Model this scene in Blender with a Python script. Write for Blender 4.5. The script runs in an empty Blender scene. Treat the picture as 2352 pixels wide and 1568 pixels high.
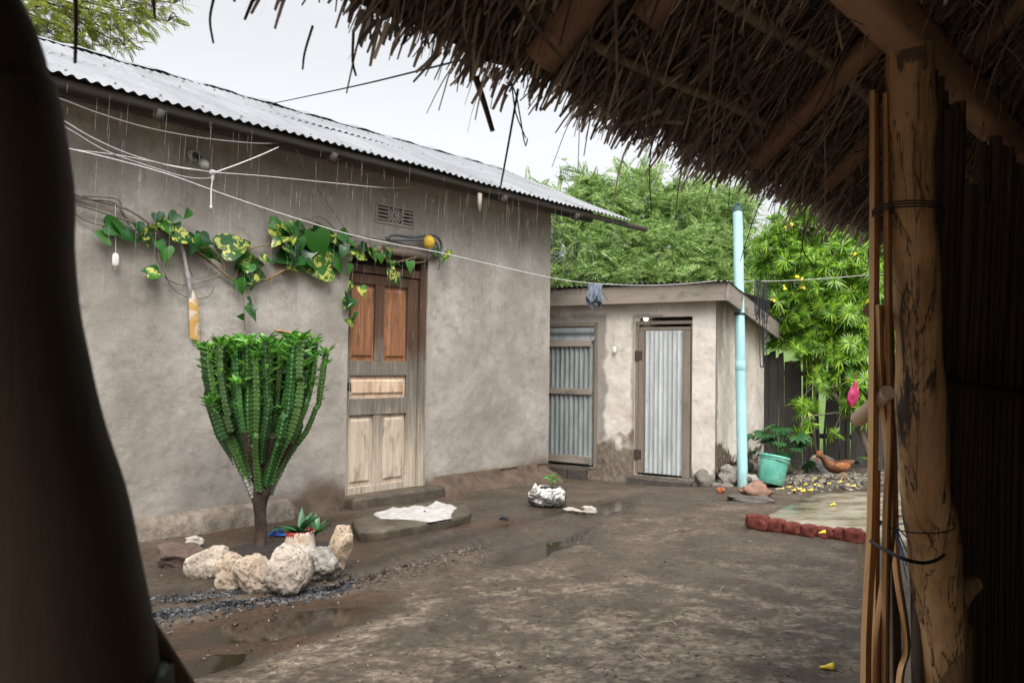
import bpy, bmesh, math, random
import numpy as np
from mathutils import Vector, Matrix
random.seed(7); rng = np.random.default_rng(7)
SC = bpy.context.scene
COL = SC.collection
R_ = math.radians

# ------------------------------------------------------------------ camera
FPX = 1800.0; PITCH = R_(1.69); ROLL = R_(0.8); CAMZ = 1.5
cam_d = bpy.data.cameras.new('camera'); cam = bpy.data.objects.new('camera', cam_d); COL.objects.link(cam)
cam_d.sensor_width = 36.0; cam_d.lens = FPX / 2352 * 36.0
cam_d.clip_start = 0.05; cam_d.clip_end = 800
cam.matrix_world = Matrix.Translation((0, 0, CAMZ)) @ Matrix.Rotation(math.pi/2 + PITCH, 4, 'X') @ Matrix.Rotation(ROLL, 4, 'Z')
cam_d.dof.use_dof = True; cam_d.dof.focus_distance = 8.0; cam_d.dof.aperture_fstop = 9.0
SC.camera = cam

# ------------------------------------------------------------------ world, sun, exposure (overcast, raining)
SUN_EL, SUN_AZ = R_(56), R_(172)      # azimuth measured clockwise from +Y
w = bpy.data.worlds.new('World'); SC.world = w; w.use_nodes = True
nt = w.node_tree; nt.nodes.clear()
sky = nt.nodes.new('ShaderNodeTexSky'); sky.sky_type = 'NISHITA'; sky.sun_disc = False
sky.sun_elevation = SUN_EL; sky.sun_rotation = SUN_AZ; sky.air_density = 1.0; sky.dust_density = 1.5; sky.ozone_density = 1.0
hs = nt.nodes.new('ShaderNodeHueSaturation'); hs.inputs['Saturation'].default_value = 0.12
bg = nt.nodes.new('ShaderNodeBackground'); bg.inputs['Strength'].default_value = 0.15
wo = nt.nodes.new('ShaderNodeOutputWorld')
tcw = nt.nodes.new('ShaderNodeTexCoord'); sep = nt.nodes.new('ShaderNodeSeparateXYZ'); mr = nt.nodes.new('ShaderNodeFloatCurve')   # overcast cloud: brightest overhead
cu = mr.mapping; cu.clip_max_y = 4; cu.use_clip = False
for x_, y_ in ((.0, .03), (.08, .19), (.16, .38), (.26, .52), (.40, .60), (.65, 1.4), (1.0, 2.3)): cu.curves[0].points.new(x_, y_)
cu.curves[0].points.remove(cu.curves[0].points[-1]) if False else None
cu.update()
mlt = nt.nodes.new('ShaderNodeMix'); mlt.data_type = 'RGBA'; mlt.blend_type = 'MULTIPLY'; mlt.inputs[0].default_value = 1.0
nt.links.new(tcw.outputs['Generated'], sep.inputs[0]); nt.links.new(sep.outputs[2], mr.inputs['Value']); nt.links.new(mr.outputs[0], mlt.inputs[7])
nt.links.new(sky.outputs[0], hs.inputs['Color']); nt.links.new(hs.outputs[0], mlt.inputs[6]); nt.links.new(mlt.outputs[2], bg.inputs[0]); nt.links.new(bg.outputs[0], wo.inputs[0])
sun_d = bpy.data.lights.new('sun', 'SUN'); sun_d.energy = 1.4; sun_d.angle = R_(38); sun_d.color = (1.0, 0.96, 0.9)
sun = bpy.data.objects.new('sun', sun_d); COL.objects.link(sun)
sdir = Vector((math.sin(SUN_AZ)*math.cos(SUN_EL), math.cos(SUN_AZ)*math.cos(SUN_EL), math.sin(SUN_EL)))
sun.rotation_euler = sdir.to_track_quat('Z', 'Y').to_euler(); sun.location = (0, 0, 30)
SC.view_settings.view_transform = 'Standard'; SC.view_settings.look = 'None'
SC.view_settings.exposure = 1.5; SC.view_settings.gamma = 1.0
SC.cycles.max_bounces = 8; SC.cycles.transparent_max_bounces = 12

# ------------------------------------------------------------------ pixel -> place (pixels of a 2352 x 1568 picture)
CM = np.array(cam.matrix_world.to_3x3()); CP = np.array((0, 0, CAMZ))
def ray(u, v): return CM @ np.array([(u-1176)/FPX, -(v-784)/FPX, -1.0])
def gz(u, v, z=0.0):
    d = ray(u, v); return CP + d*((z-CAMZ)/d[2])
def onplane(u, v, p, n):
    d = ray(u, v); return CP + d*(np.dot(p-CP, n)/np.dot(d, n))
def aty(u, v, y):
    d = ray(u, v); return CP + d*(y/d[1])
DW = np.array([0.67329, 0.73937, 0]); NW = np.array([-0.73937, 0.67329, 0])   # along the house wall, and away from us
ANG = math.atan2(DW[1], DW[0]); UP = np.array([0, 0, 1.0])
HY = 6.78; HX = 2.782                       # house wall: distance along NW, origin along DW
def wall(u, v, off=0.0):                    # world point on the house wall, off metres in front of it
    return onplane(u, v, NW*(HY-off), NW)
def wl(u, v, off=0.0):                      # house-local (t, z)
    p = wall(u, v, off); return float(p @ DW - HX), float(p[2])
HOUSE0 = DW*HX + NW*HY
def h2w(t, y, z): return HOUSE0 + DW*t + NW*y + UP*z
SDX = np.array([0.848, -0.53, 0]); SDY = np.array([0.53, 0.848, 0]); SH0 = np.array([2.631, 10.114, 0]); SANG = math.atan2(-0.53, 0.848)
def sf(u, v, y=0.0):                        # shed front: local (x, z)
    p = onplane(u, v, SH0+SDY*y, SDY)-SH0; return float(p @ SDX), float(p[2])
def ss(u, v, x=0.0):                        # shed side: local (y, z)
    p = onplane(u, v, SH0+SDX*x, SDX)-SH0; return float(p @ SDY), float(p[2])
def s2w(x, y, z): return SH0 + SDX*x + SDY*y + UP*z
def vplane(u, v, a, b):                     # on the vertical plane through a and b
    d = np.array(b)-np.array(a); return onplane(u, v, np.array(a), np.array([d[1], -d[0], 0]))

# ------------------------------------------------------------------ noise
def _h(ix, iy, iz, s):
    with np.errstate(over='ignore'):
        h = (ix.astype(np.uint64)*np.uint64(374761393) + iy.astype(np.uint64)*np.uint64(668265263) + iz.astype(np.uint64)*np.uint64(2246822519) + np.uint64(s*3266489917+1))
        h ^= h >> np.uint64(13); h *= np.uint64(1274126177); h ^= h >> np.uint64(16); h *= np.uint64(2654435761); h ^= h >> np.uint64(15)
    return (h & np.uint64(0xffffff)).astype(float)/0xffffff
def vn(p, s=0):
    p = np.asarray(p, float)+1000.0; i = np.floor(p).astype(np.int64); f = p-i; f = f*f*(3-2*f)
    r = 0
    for dx in (0, 1):
        for dy in (0, 1):
            for dz in (0, 1):
                wgt = (f[:,0] if dx else 1-f[:,0])*(f[:,1] if dy else 1-f[:,1])*(f[:,2] if dz else 1-f[:,2])
                r = r + wgt*_h(i[:,0]+dx, i[:,1]+dy, i[:,2]+dz, s)
    return r*2-1
def fbm(p, o=4, s=0, g=0.5):
    p = np.asarray(p, float); a = 1; r = 0; t = 0
    for k in range(o): r = r + a*vn(p*2**k, s+k*17); t += a; a *= g
    return r/t
def sstep(a, b, x): t = np.clip((x-a)/(b-a), 0, 1); return t*t*(3-2*t)
def segdist(p, poly):                       # 2-d distance to a polyline
    p = np.asarray(p)[:, :2]; best = np.full(len(p), 1e9)
    for a, b in zip(poly[:-1], poly[1:]):
        a = np.array(a[:2]); b = np.array(b[:2]); d = b-a; t = np.clip(((p-a) @ d)/(d @ d), 0, 1)
        best = np.minimum(best, np.linalg.norm(p-(a+t[:, None]*d), axis=1))
    return best

# ------------------------------------------------------------------ mesh builder
_ico = {}
def ico(sub):
    if sub not in _ico:
        bm = bmesh.new(); bmesh.ops.create_icosphere(bm, subdivisions=sub, radius=1)
        _ico[sub] = (np.array([v.co for v in bm.verts]), np.array([[v.index for v in f.verts] for f in bm.faces])); bm.free()
    return _ico[sub]
def rot_to(d):                              # matrix whose x axis is d
    d = np.array(d, float); d /= np.linalg.norm(d); r = UP if abs(d[2]) < .95 else np.array([1., 0, 0])
    y = np.cross(r, d); y /= np.linalg.norm(y); return np.stack([d, y, np.cross(d, y)], 1)
def smooth_path(pts, n):                    # Catmull-Rom
    P = [np.array(p, float) for p in pts]
    if len(P) == 2: return [P[0]+(P[1]-P[0])*t for t in np.linspace(0, 1, n)]
    P = [2*P[0]-P[1]]+P+[2*P[-1]-P[-2]]; m = len(P)-3; out = []
    for t in np.linspace(0, m-1e-6, n):
        i = int(t); f = t-i; a, b, c, d = P[i:i+4]
        out.append(.5*((2*b)+(-a+c)*f+(2*a-5*b+4*c-d)*f*f+(-a+3*b-3*c+d)*f**3))
    return out
class MB:
    def __init__(s): s.V = []; s.F = []; s.n = 0; s.MI = []; s.A = []
    def add(s, v, f, mi=0, a=0.0):
        v = np.asarray(v, float); s.V.append(v)
        f = np.asarray(f, int)
        s.F.append(f+s.n); s.MI.append(np.full(len(f), mi)); s.A.append(np.full(len(v), a) if np.isscalar(a) else np.asarray(a)); s.n += len(v); return s
    def box(s, lo, hi, R=None, c=None, mi=0, jit=0.0, a=0.0):
        lo = np.array(lo, float); hi = np.array(hi, float)
        v = np.array([[x, y, z] for x in (lo[0], hi[0]) for y in (lo[1], hi[1]) for z in (lo[2], hi[2])])
        if jit: v += rng.uniform(-jit, jit, v.shape)
        if R is not None: v = v @ np.array(R).T
        if c is not None: v = v+np.array(c)
        return s.add(v, [[0,1,3,2],[4,6,7,5],[0,4,5,1],[2,3,7,6],[0,2,6,4],[1,5,7,3]], mi, a)
    def beam(s, p, q, w, h, mi=0, a=0.0, upv=None, jit=0.0):   # rectangular bar from p to q, w across, h high
        p = np.array(p, float); q = np.array(q, float); R = rot_to(q-p); L = np.linalg.norm(q-p)
        return s.box((0, -w/2, -h/2), (L, w/2, h/2), R, p, mi, jit, a)
    def tube(s, pts, r, n=8, mi=0, cap=True, rough=0.0, a=0.0, seed=0, ell=None):
        P = np.array(pts, float); m = len(P); r = np.full(m, r) if np.isscalar(r) else np.array(r, float)
        T = np.gradient(P, axis=0); T /= np.linalg.norm(T, axis=1)[:, None]+1e-12
        x = np.cross(T[0], UP if abs(T[0][2]) < .9 else np.array([1., 0, 0])); x /= np.linalg.norm(x); rings = []
        th = np.linspace(0, 2*np.pi, n, endpoint=False)
        for i in range(m):
            x = x-T[i]*(x @ T[i]); x /= np.linalg.norm(x)+1e-12; y = np.cross(T[i], x)
            e = (1, 1) if ell is None else ell
            rings.append(P[i]+r[i]*(e[0]*np.cos(th)[:, None]*x+e[1]*np.sin(th)[:, None]*y))
        v = np.concatenate(rings)
        if rough:
            c = np.repeat(P, n, 0); d = v-c; v = c+d*(1+rough*fbm(v*(0.35/max(r.mean(), 1e-4)), 3, seed))[:, None]
        f = [[i*n+j, i*n+(j+1) % n, (i+1)*n+(j+1) % n, (i+1)*n+j] for i in range(m-1) for j in range(n)]
        b = s.n; s.add(v, f, mi, a)
        if cap:
            s.add(np.vstack([P[0], v[:n]]), [[0, (j+1) % n+1, j+1] for j in range(n)], mi, a)
            s.add(np.vstack([P[-1], v[-n:]]), [[0, j+1, (j+1) % n+1] for j in range(n)], mi, a)
        return s
    def lathe(s, prof, c, n=24, R=None, mi=0, a=0.0):
        th = np.linspace(0, 2*np.pi, n, endpoint=False)
        v = np.array([[r*math.cos(t), r*math.sin(t), z] for r, z in prof for t in th])
        if R is not None: v = v @ np.array(R).T
        m = len(prof); return s.add(v+np.array(c), [[i*n+j, i*n+(j+1) % n, (i+1)*n+(j+1) % n, (i+1)*n+j] for i in range(m-1) for j in range(n)], mi, a)
    def grid(s, G, mi=0, a=0.0, mask=None):  # G: (nu, nv, 3)
        nu, nv, _ = G.shape; i, j = np.meshgrid(np.arange(nu-1), np.arange(nv-1), indexing='ij'); k = (i*nv+j)
        f = np.stack([k, k+nv, k+nv+1, k+1], -1).reshape(-1, 4)
        if mask is not None: f = f[mask.reshape(-1)]
        return s.add(G.reshape(-1, 3), f, mi, a)
    def rock(s, c, r, seed=0, sub=4, amp=.3, fine=.07, R=None, freq=1.3, mi=0, flat=0.0, cuts=0):
        v, f = ico(sub); v = v.copy()
        rr_ = np.random.default_rng(seed+500); u0 = v.copy()
        for _ in range(cuts):
            nn = rr_.normal(size=3); nn /= np.linalg.norm(nn); dd_ = u0 @ nn; hh = rr_.uniform(.62, .86); v *= np.where(dd_ > hh, hh/np.maximum(dd_, 1e-6), 1)[:, None]
        if cuts: v *= 1.12
        d = 1+amp*fbm(v*freq+seed*7.3, 3, seed)+fine*(fbm(v*6+seed, 4, seed+5, .6)-.8*np.clip(fbm(v*11+seed*3, 3, seed+9)-.05, 0, 1))
        v = v*d[:, None]
        if flat: v = np.sign(v)*np.abs(v)**(1-flat)
        v = v*np.array(r)
        if R is not None: v = v @ np.array(R).T
        return s.add(v+np.array(c), f, mi)
    def scat(s, tv, tf, Rm, sc, loc, mi=0, a=None):
        N = len(loc); n = len(tv); sc = np.broadcast_to(np.asarray(sc, float).reshape(-1, 1, 1) if np.ndim(sc) == 1 else np.asarray(sc, float), (N, 1, 1)) if np.ndim(sc) <= 1 else sc[:, None, :]
        v = np.einsum('nij,nvj->nvi', Rm, np.broadcast_to(tv, (N, n, 3))*sc)+np.asarray(loc)[:, None, :]
        f = (np.asarray(tf)[None]+(np.arange(N)*n)[:, None, None]).reshape(-1, np.asarray(tf).shape[1])
        return s.add(v.reshape(-1, 3), f, mi, 0.0 if a is None else np.repeat(a, n))
    def mesh(s, name, mats, smooth=True, xf=None, attrs=None):
        me = bpy.data.meshes.new(name); V = np.concatenate(s.V)
        if xf is not None: V = xf(V)
        lt = np.concatenate([np.full(len(f), f.shape[1]) for f in s.F if len(f)]); li = np.concatenate([f.ravel() for f in s.F if len(f)])
        ls = np.concatenate([[0], np.cumsum(lt)[:-1]])
        me.vertices.add(len(V)); me.vertices.foreach_set('co', V.astype(np.float32).ravel())
        me.loops.add(len(li)); me.loops.foreach_set('vertex_index', li.astype(np.int32))
        me.polygons.add(len(lt)); me.polygons.foreach_set('loop_start', ls.astype(np.int32)); me.polygons.foreach_set('loop_total', lt.astype(np.int32))
        me.polygons.foreach_set('material_index', np.concatenate(s.MI).astype(np.int32))
        me.polygons.foreach_set('use_smooth', np.full(len(lt), smooth))
        for m in (mats if isinstance(mats, (list, tuple)) else [mats]): me.materials.append(m)
        at = {'a': np.concatenate(s.A)}; at.update(attrs or {})
        for k, val in at.items():
            A = me.attributes.new(k, 'FLOAT', 'POINT'); A.data.foreach_set('value', np.asarray(val, np.float32))
        me.update(calc_edges=True); me.validate(); return me
def thing(name, label, cat, loc=(0, 0, 0), rotz=0, group=None):
    o = bpy.data.objects.new(name, None); COL.objects.link(o); o.empty_display_size = .1
    o.location = loc; o.rotation_euler = (0, 0, rotz); o['label'] = label; o['category'] = cat
    if group: o['group'] = group
    return o
def root_of(o):
    while o.parent: o = o.parent
    return o
def part(mb, name, mats, parent, local=False, smooth=True, bev=0, attrs=None, label=None):
    r = root_of(parent); xf = None
    if not local:
        c, s_ = math.cos(-r.rotation_euler[2]), math.sin(-r.rotation_euler[2]); RM = np.array([[c, -s_, 0], [s_, c, 0], [0, 0, 1]]); L = np.array(r.location)
        if parent is not r and r.type == 'MESH': pass
        xf = lambda V: (V-L) @ RM.T
    o = bpy.data.objects.new(name, mb.mesh(name, mats, smooth, xf, attrs)); COL.objects.link(o); o.parent = parent
    if bev:
        m = o.modifiers.new('bevel', 'BEVEL'); m.width = bev; m.segments = 2; m.limit_method = 'ANGLE'
    if label: o['label'] = label
    return o
def solo(mb, name, label, cat, mats, group=None, smooth=True, bev=0, attrs=None, kind=None):
    V = np.concatenate(mb.V); L = np.array([(V[:,0].min()+V[:,0].max())/2, (V[:,1].min()+V[:,1].max())/2, V[:,2].min()])
    if kind == 'structure': L = np.zeros(3)
    o = bpy.data.objects.new(name, mb.mesh(name, mats, smooth, lambda q: q-L, attrs)); COL.objects.link(o); o.location = L
    if kind: o['kind'] = kind
    if label: o['label'] = label
    if cat: o['category'] = cat
    if group: o['group'] = group
    if bev:
        m = o.modifiers.new('bevel', 'BEVEL'); m.width = bev; m.segments = 2; m.limit_method = 'ANGLE'
    return o

def copies(name, mb, mat, parent, locs, smooth=True):   # small repeated parts, one object each, one shared mesh
    me = mb.mesh(name, mat, smooth)
    for p in locs:
        o = bpy.data.objects.new(name, me); COL.objects.link(o); o.parent = parent; o.location = p
# ------------------------------------------------------------------ materials
class Mt:
    def __init__(s, name, rough=.8, spec=.3, metal=0.0):
        s.m = bpy.data.materials.new(name); s.m.use_nodes = True; s.nt = s.m.node_tree
        s.b = s.nt.nodes['Principled BSDF']; s.out = s.nt.nodes['Material Output']
        s.b.inputs['Roughness'].default_value = rough; s.b.inputs['Specular IOR Level'].default_value = spec; s.b.inputs['Metallic'].default_value = metal
        s.tc = s.N('ShaderNodeTexCoord')
    def N(s, t, **k):
        n = s.nt.nodes.new(t)
        for a, b in k.items(): setattr(n, a, b)
        return n
    def set(s, sock, v):
        if isinstance(v, bpy.types.NodeSocket): s.nt.links.new(v, sock)
        elif isinstance(v, (tuple, list)) and len(v) == 3 and sock.type == 'RGBA': sock.default_value = (*v, 1)
        else: sock.default_value = v
    def noise(s, scale, detail=6, rough=.6, scl=None, dist=0.0, off=None):
        n = s.N('ShaderNodeTexNoise'); n.inputs['Scale'].default_value = scale; n.inputs['Detail'].default_value = detail; n.inputs['Roughness'].default_value = rough; n.inputs['Distortion'].default_value = dist
        v = s.tc.outputs['Object']
        if scl or off:
            mp = s.N('ShaderNodeMapping'); mp.inputs['Scale'].default_value = scl or (1, 1, 1); mp.inputs['Location'].default_value = off or (0, 0, 0); s.nt.links.new(v, mp.inputs[0]); v = mp.outputs[0]
        s.nt.links.new(v, n.inputs['Vector']); return n.outputs['Fac']
    def voro(s, scale, scl=None, feature='F1'):
        n = s.N('ShaderNodeTexVoronoi', feature=feature); n.inputs['Scale'].default_value = scale; v = s.tc.outputs['Object']
        if scl:
            mp = s.N('ShaderNodeMapping'); mp.inputs['Scale'].default_value = scl; s.nt.links.new(v, mp.inputs[0]); v = mp.outputs[0]
        s.nt.links.new(v, n.inputs['Vector']); return n.outputs['Distance']
    def ramp(s, fac, stops, interp='LINEAR'):
        r = s.N('ShaderNodeValToRGB'); e = r.color_ramp.elements; r.color_ramp.interpolation = interp
        while len(e) < len(stops): e.new(.5)
        for q, (p, c) in zip(e, stops): q.position = p; q.color = (*c, 1) if not np.isscalar(c) else (c, c, c, 1)
        s.set(r.inputs[0], fac); return r.outputs[0]
    def mix(s, fac, a, b, mode='MIX'):
        n = s.N('ShaderNodeMix', data_type='RGBA', blend_type=mode); s.set(n.inputs[0], fac); s.set(n.inputs[6], a); s.set(n.inputs[7], b); return n.outputs[2]
    def math(s, op, a, b=0.0, clamp=False):
        n = s.N('ShaderNodeMath', operation=op, use_clamp=clamp); s.set(n.inputs[0], a); s.set(n.inputs[1], b); return n.outputs[0]
    def attr(s, name): n = s.N('ShaderNodeAttribute', attribute_name=name); return n.outputs['Fac']
    def island(s): return s.N('ShaderNodeNewGeometry').outputs['Random Per Island']
    def z(s):
        n = s.N('ShaderNodeSeparateXYZ'); s.nt.links.new(s.tc.outputs['Object'], n.inputs[0]); return n.outputs[2]
    def col(s, c): s.set(s.b.inputs['Base Color'], c); return s
    def rgh(s, r): s.set(s.b.inputs['Roughness'], r); return s
    def bump(s, h, st=.4, dist=.01):
        n = s.N('ShaderNodeBump'); n.inputs['Strength'].default_value = st; n.inputs['Distance'].default_value = dist
        s.set(n.inputs['Height'], h)
        if s.b.inputs['Normal'].links: s.nt.links.new(s.b.inputs['Normal'].links[0].from_socket, n.inputs['Normal'])
        s.nt.links.new(n.outputs[0], s.b.inputs['Normal']); return s
    def leaf(s, trans=.4):                  # adds a translucent share
        t = s.N('ShaderNodeBsdfTranslucent'); c = s.b.inputs['Base Color'].links[0].from_socket
        s.nt.links.new(c, t.inputs[0]); mx = s.N('ShaderNodeMixShader'); mx.inputs[0].default_value = trans
        s.nt.links.new(s.b.outputs[0], mx.inputs[1]); s.nt.links.new(t.outputs[0], mx.inputs[2]); s.nt.links.new(mx.outputs[0], s.out.inputs[0]); return s
def simple(name, c1, c2, scale=8, rough=.7, spec=.3, bump=.2, bdist=.005, scl=None, metal=0, det=6):
    m = Mt(name, rough, spec, metal); n = m.noise(scale, det, .65, scl); m.col(m.ramp(n, [(.3, c1), (.7, c2)]))
    if bump: m.bump(m.noise(scale*4, 5, .6, scl), bump, bdist)
    return m.m
def woodmat(name, c1, c2, dark=(.02, .015, .012), axis=2, rough=.75, gs=30, stain=.35):
    scl = [1, 1, 1]; scl[axis] = .06
    m = Mt(name, rough, .25); g = m.noise(gs, 8, .7, tuple(scl), .3); b = m.noise(3, 5, .6); st = m.noise(9, 6, .7, tuple([1 if k != axis else .35 for k in range(3)]))
    c = m.mix(b, m.ramp(g, [(.3, c1), (.7, c2)]), c2); c = m.mix(m.ramp(st, [(.55, 0.0), (.75, stain)]), c, dark)
    cr = m.ramp(g, [(.3, 1.0), (.38, 0.0)]); c = m.mix(m.math('MULTIPLY', cr, .6), c, dark)
    m.col(c).bump(g, .5, .004); return m.m

def leafmat(name, cols, trans=.4, rough=.4, spec=.4, nscale=3):
    m = Mt(name, rough, spec); r = m.island(); n = m.noise(nscale, 3)
    f = m.math('ADD', m.math('MULTIPLY', r, .7), m.math('MULTIPLY', n, .3))
    k = len(cols); m.col(m.ramp(f, [(.1+.8*i/(k-1), c) for i, c in enumerate(cols)])).leaf(trans); return m.m

# ================================================================== GROUND
EDGE = np.array([(gz(u, v) @ DW, gz(u, v) @ NW) for u, v in [(300, 1415), (480, 1385), (640, 1365), (800, 1330), (950, 1292), (1120, 1245), (1260, 1205), (1420, 1165)]])
PUD = [(1235, 1262, .60, .16, .10), (1395, 1163, .55, .22, .15), (650, 1432, .62, .22, -.2), (430, 1535, .38, .16, 0.), (1330, 1225, .45, .05, .35), (1060, 1232, .55, .07, .1)]
PUDW = [(gz(u, v), a, b, r) for u, v, a, b, r in PUD]
def ground_attr(P):
    q = np.stack([P[:, 0], P[:, 1], np.zeros(len(P))], 1); xl = q @ DW; yl = q @ NW
    h = .03*fbm(q*.7, 3, 1)+.014*fbm(q*3.5, 3, 2)+.010*fbm(q*14, 4, 3)
    near = sstep(16, 9, np.hypot(P[:, 0], P[:, 1]-4)); h *= near
    h -= .11*sstep(9.4, 11.0, P[:, 1])*sstep(3.0, 2.2, P[:, 0])*near
    ye = np.interp(xl, EDGE[:, 0], EDGE[:, 1])
    rng_in = sstep(EDGE[0, 0]-.4, EDGE[0, 0]+.3, xl)*sstep(EDGE[-1, 0]+.2, EDGE[-1, 0]-.5, xl)
    dn = yl-ye+.05*fbm(q*5, 3, 9)+.02*fbm(q*22, 2, 4); ledge = sstep(-.012, .012, dn)*rng_in*sstep(2.2, .9, yl-ye)
    h += .035*ledge
    # shallow run of water channels on the house side
    h -= .012*np.clip(1-np.abs(dn-.22)/.12, 0, 1)*rng_in
    wet = .48*rng_in*sstep(-.25, .1, dn)*sstep(1.9, 1.2, yl-ye)+.45*sstep(.25, .0, np.abs(dn-.15))*rng_in
    for c, a, b, r in PUDW:
        dx = (xl-c @ DW); dy = (yl-c @ NW); cr, sr = math.cos(r), math.sin(r); x2 = dx*cr+dy*sr; y2 = -dx*sr+dy*cr
        rr = np.hypot(x2/a, y2/b)+.35*fbm(q*4, 3, 11)
        k = sstep(1.5, .9, rr); h = h*(1-k)+k*(-.003-.055*np.clip(1-rr, 0, 1)+.003*fbm(q*20, 2, 5)); wet = np.maximum(wet, sstep(1.7, .9, rr))
    # wet streaks over the whole yard
    wet = np.maximum(wet, .55*sstep(.05, .5, fbm(np.stack([xl*.9, yl*1.8, 0*xl], 1), 4, 21)))
    c = gz(1420, 1480); d2 = np.hypot((P[:, 0]-c[0])/2.2, (P[:, 1]-c[1])/1.25)
    f = fbm(np.stack([P[:, 0]*3.4, P[:, 1]*5.0, 0*xl], 1), 6, 31, .8)
    tan = sstep(-.12, .34, f*1.3+.14-.20*d2)*sstep(1.6, .8, d2)
    tan = np.maximum(tan, .5*sstep(.1, .4, f)*sstep(-.1, -.5, dn))
    cb_ = gz(590, 1440); bx = q-cb_; rb_ = np.hypot((bx @ DW)/1.15, (bx @ NW)/.42)+.45*fbm(q*2.5, 4, 77)
    mud = sstep(.0, .35, fbm(q*1.1+5, 3, 41))*rng_in*sstep(-.6, -.1, dn)*.7; mud = np.maximum(mud, .95*sstep(1.1, .75, rb_)); wet = np.maximum(wet, .55*sstep(1.1, .75, rb_)); tan = tan*(1-sstep(1.2, .8, rb_))     # browner soil by the house
    yl0 = sstep(1.5, .7, yl); tan = np.maximum(tan*(1-yl0), 0); dry = yl0  # pale floor under the hut roof, out of view, added to bounce light inside
    return h, wet*(1-yl0), tan, mud, dry
def gh(x, y): return float(ground_attr(np.array([[x, y, 0.]]))[0][0])
def gp(u, v, dz=0.0):                        # ground point under a pixel
    p = gz(u, v)
    for _ in range(3): p = gz(u, v, gh(p[0], p[1]))
    return p+np.array([0, 0, dz])
gx = np.concatenate([[-400, -150, -60, -30, -15, -9, -6.5], np.arange(-5, 7.001, .028), [8, 10, 15, 30, 60, 150, 400]])
gy = np.concatenate([[-300, -60, -20, -8, -3, -1, 0, .6, 1.1], np.arange(1.5, 12.6, .028), [13.5, 15, 18, 25, 40, 80, 160, 400]])
GX, GY = np.meshgrid(gx, gy, indexing='ij'); P = np.stack([GX.ravel(), GY.ravel(), 0*GX.ravel()], 1)
h, wet, tan, mud, dry = ground_attr(P); P[:, 2] = h
m = Mt('wet_mud', .9, .22)
n1 = m.noise(2.2, 8, .65); n2 = m.noise(28, 8, .7); n3 = m.noise(7, 5, .6, (1, 2.2, 1))
c = m.mix(m.ramp(n1, [(.3, 0.), (.7, 1.)]), (.050, .0375, .027), (.108, .084, .062))
c = m.mix(m.attr('mud'), c, (.088, .050, .030))
c = m.mix(m.math('MULTIPLY', m.attr('tan'), m.math('MULTIPLY', m.ramp(n3, [(.32, .35), (.6, 1.)]), m.ramp(m.noise(17, 9, .78, (1, 1.8, 1)), [(.40, .12), (.58, 1.)]))), c, (.29, .235, .172))
c = m.mix(m.ramp(n2, [(.34, .8), (.52, 0.)]), c, (.026, .021, .017))
c = m.mix(m.ramp(m.noise(5.5, 7, .72), [(.56, 0.), (.66, .6)]), c, (.028, .022, .018)); c = m.mix(m.ramp(m.noise(75, 4, .7), [(.62, 0.), (.72, .45)]), c, (.20, .165, .125))
wt = m.attr('wet'); c = m.mix(m.math('MULTIPLY', wt, .62), c, (.018, .014, .011)); c = m.mix(m.attr('dry'), c, m.mix(n1, (.30, .23, .16), (.42, .34, .25)))  # last mix: hut floor made pale to throw light up at beam and post
m.col(c).rgh(m.ramp(m.math('ADD', wt, m.math('MULTIPLY', m.math('SUBTRACT', n2, .5), .5)), [(.05, .75), (.45, .36), (.9, .10)]))
m.bump(m.noise(24, 8, .7), .75, .018).bump(m.noise(110, 4, .6), .5, .005)
solo(MB().grid(P.reshape(len(gx), len(gy), 3)), 'ground', None, None, m.m, attrs={'wet': wet, 'tan': tan, 'mud': mud, 'dry': dry}, kind='structure')
mw = Mt('puddle_water', .03, .5); mw.col((.020, .013, .008)); mw.b.inputs['IOR'].default_value = 1.33
mw.bump(mw.noise(38, 3, .5), .12, .004)
for c, a, b, r in PUDW[:4]:
    th = np.linspace(0, 2*np.pi, 40, endpoint=False); x = np.cos(th)*a*1.35; y = np.sin(th)*b*1.35
    ring = c[None]+(x*math.cos(r)-y*math.sin(r))[:, None]*DW+(x*math.sin(r)+y*math.cos(r))[:, None]*NW; ring[:, 2] = -.012
    cc = c.copy(); cc[2] = -.012
    solo(MB().add(np.vstack([cc, ring]), [[0, i+1, (i+1) % 40+1] for i in range(40)]), 'puddle', None, None, mw.m, kind='structure')
# grass beyond the fence
gm = simple('field_grass', (.06, .115, .022), (.11, .175, .04), 3, .8, .2)
G = np.array([[[x, y, .0+(y-12.9)*.075+.05*vn(np.array([[x, y, 0.]]))[0]] for y in np.linspace(12.9, 60, 30)] for x in np.linspace(2.5, 60, 40)])
solo(MB().grid(G), 'grass_field', None, None, gm, kind='structure')

# ================================================================== HOUSE
house = thing('mud_house', 'long grey plastered house with a corrugated iron roof and one wooden door', 'house', tuple(HOUSE0), ANG)
DL = wl(797, 900)[0]; DR = wl(979, 900)[0]; DTOP = wl(820, 566)[1]; DB = .05
VL, VT = wl(865, 466); VR, VB = wl(950, 524)
TE = 5.42
def axis(a, b, s, cuts):
    v = list(np.arange(a, b, s))+[b]; v = [x for x in v if min(abs(x-c) for c in cuts) > s*.6]+[c for c in cuts]; return np.array(sorted(v))
tt = axis(-2.4, TE, .02, [DL, DR, VL, VR]); zz = axis(-.15, 3.72, .02, [DB, DTOP, VB, VT])
T, Z = np.meshgrid(tt, zz, indexing='ij'); Q = np.stack([T.ravel(), 0*T.ravel(), Z.ravel()], 1)
dd = .022*fbm(Q*.8, 3, 51)+.007*fbm(Q*4, 3, 52)+.0035*fbm(Q*16, 3, 53)
def edge_fade(t, z, a, b, c, d): return np.maximum(np.maximum(a-t, t-b), np.maximum(c-z, z-d))
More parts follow.
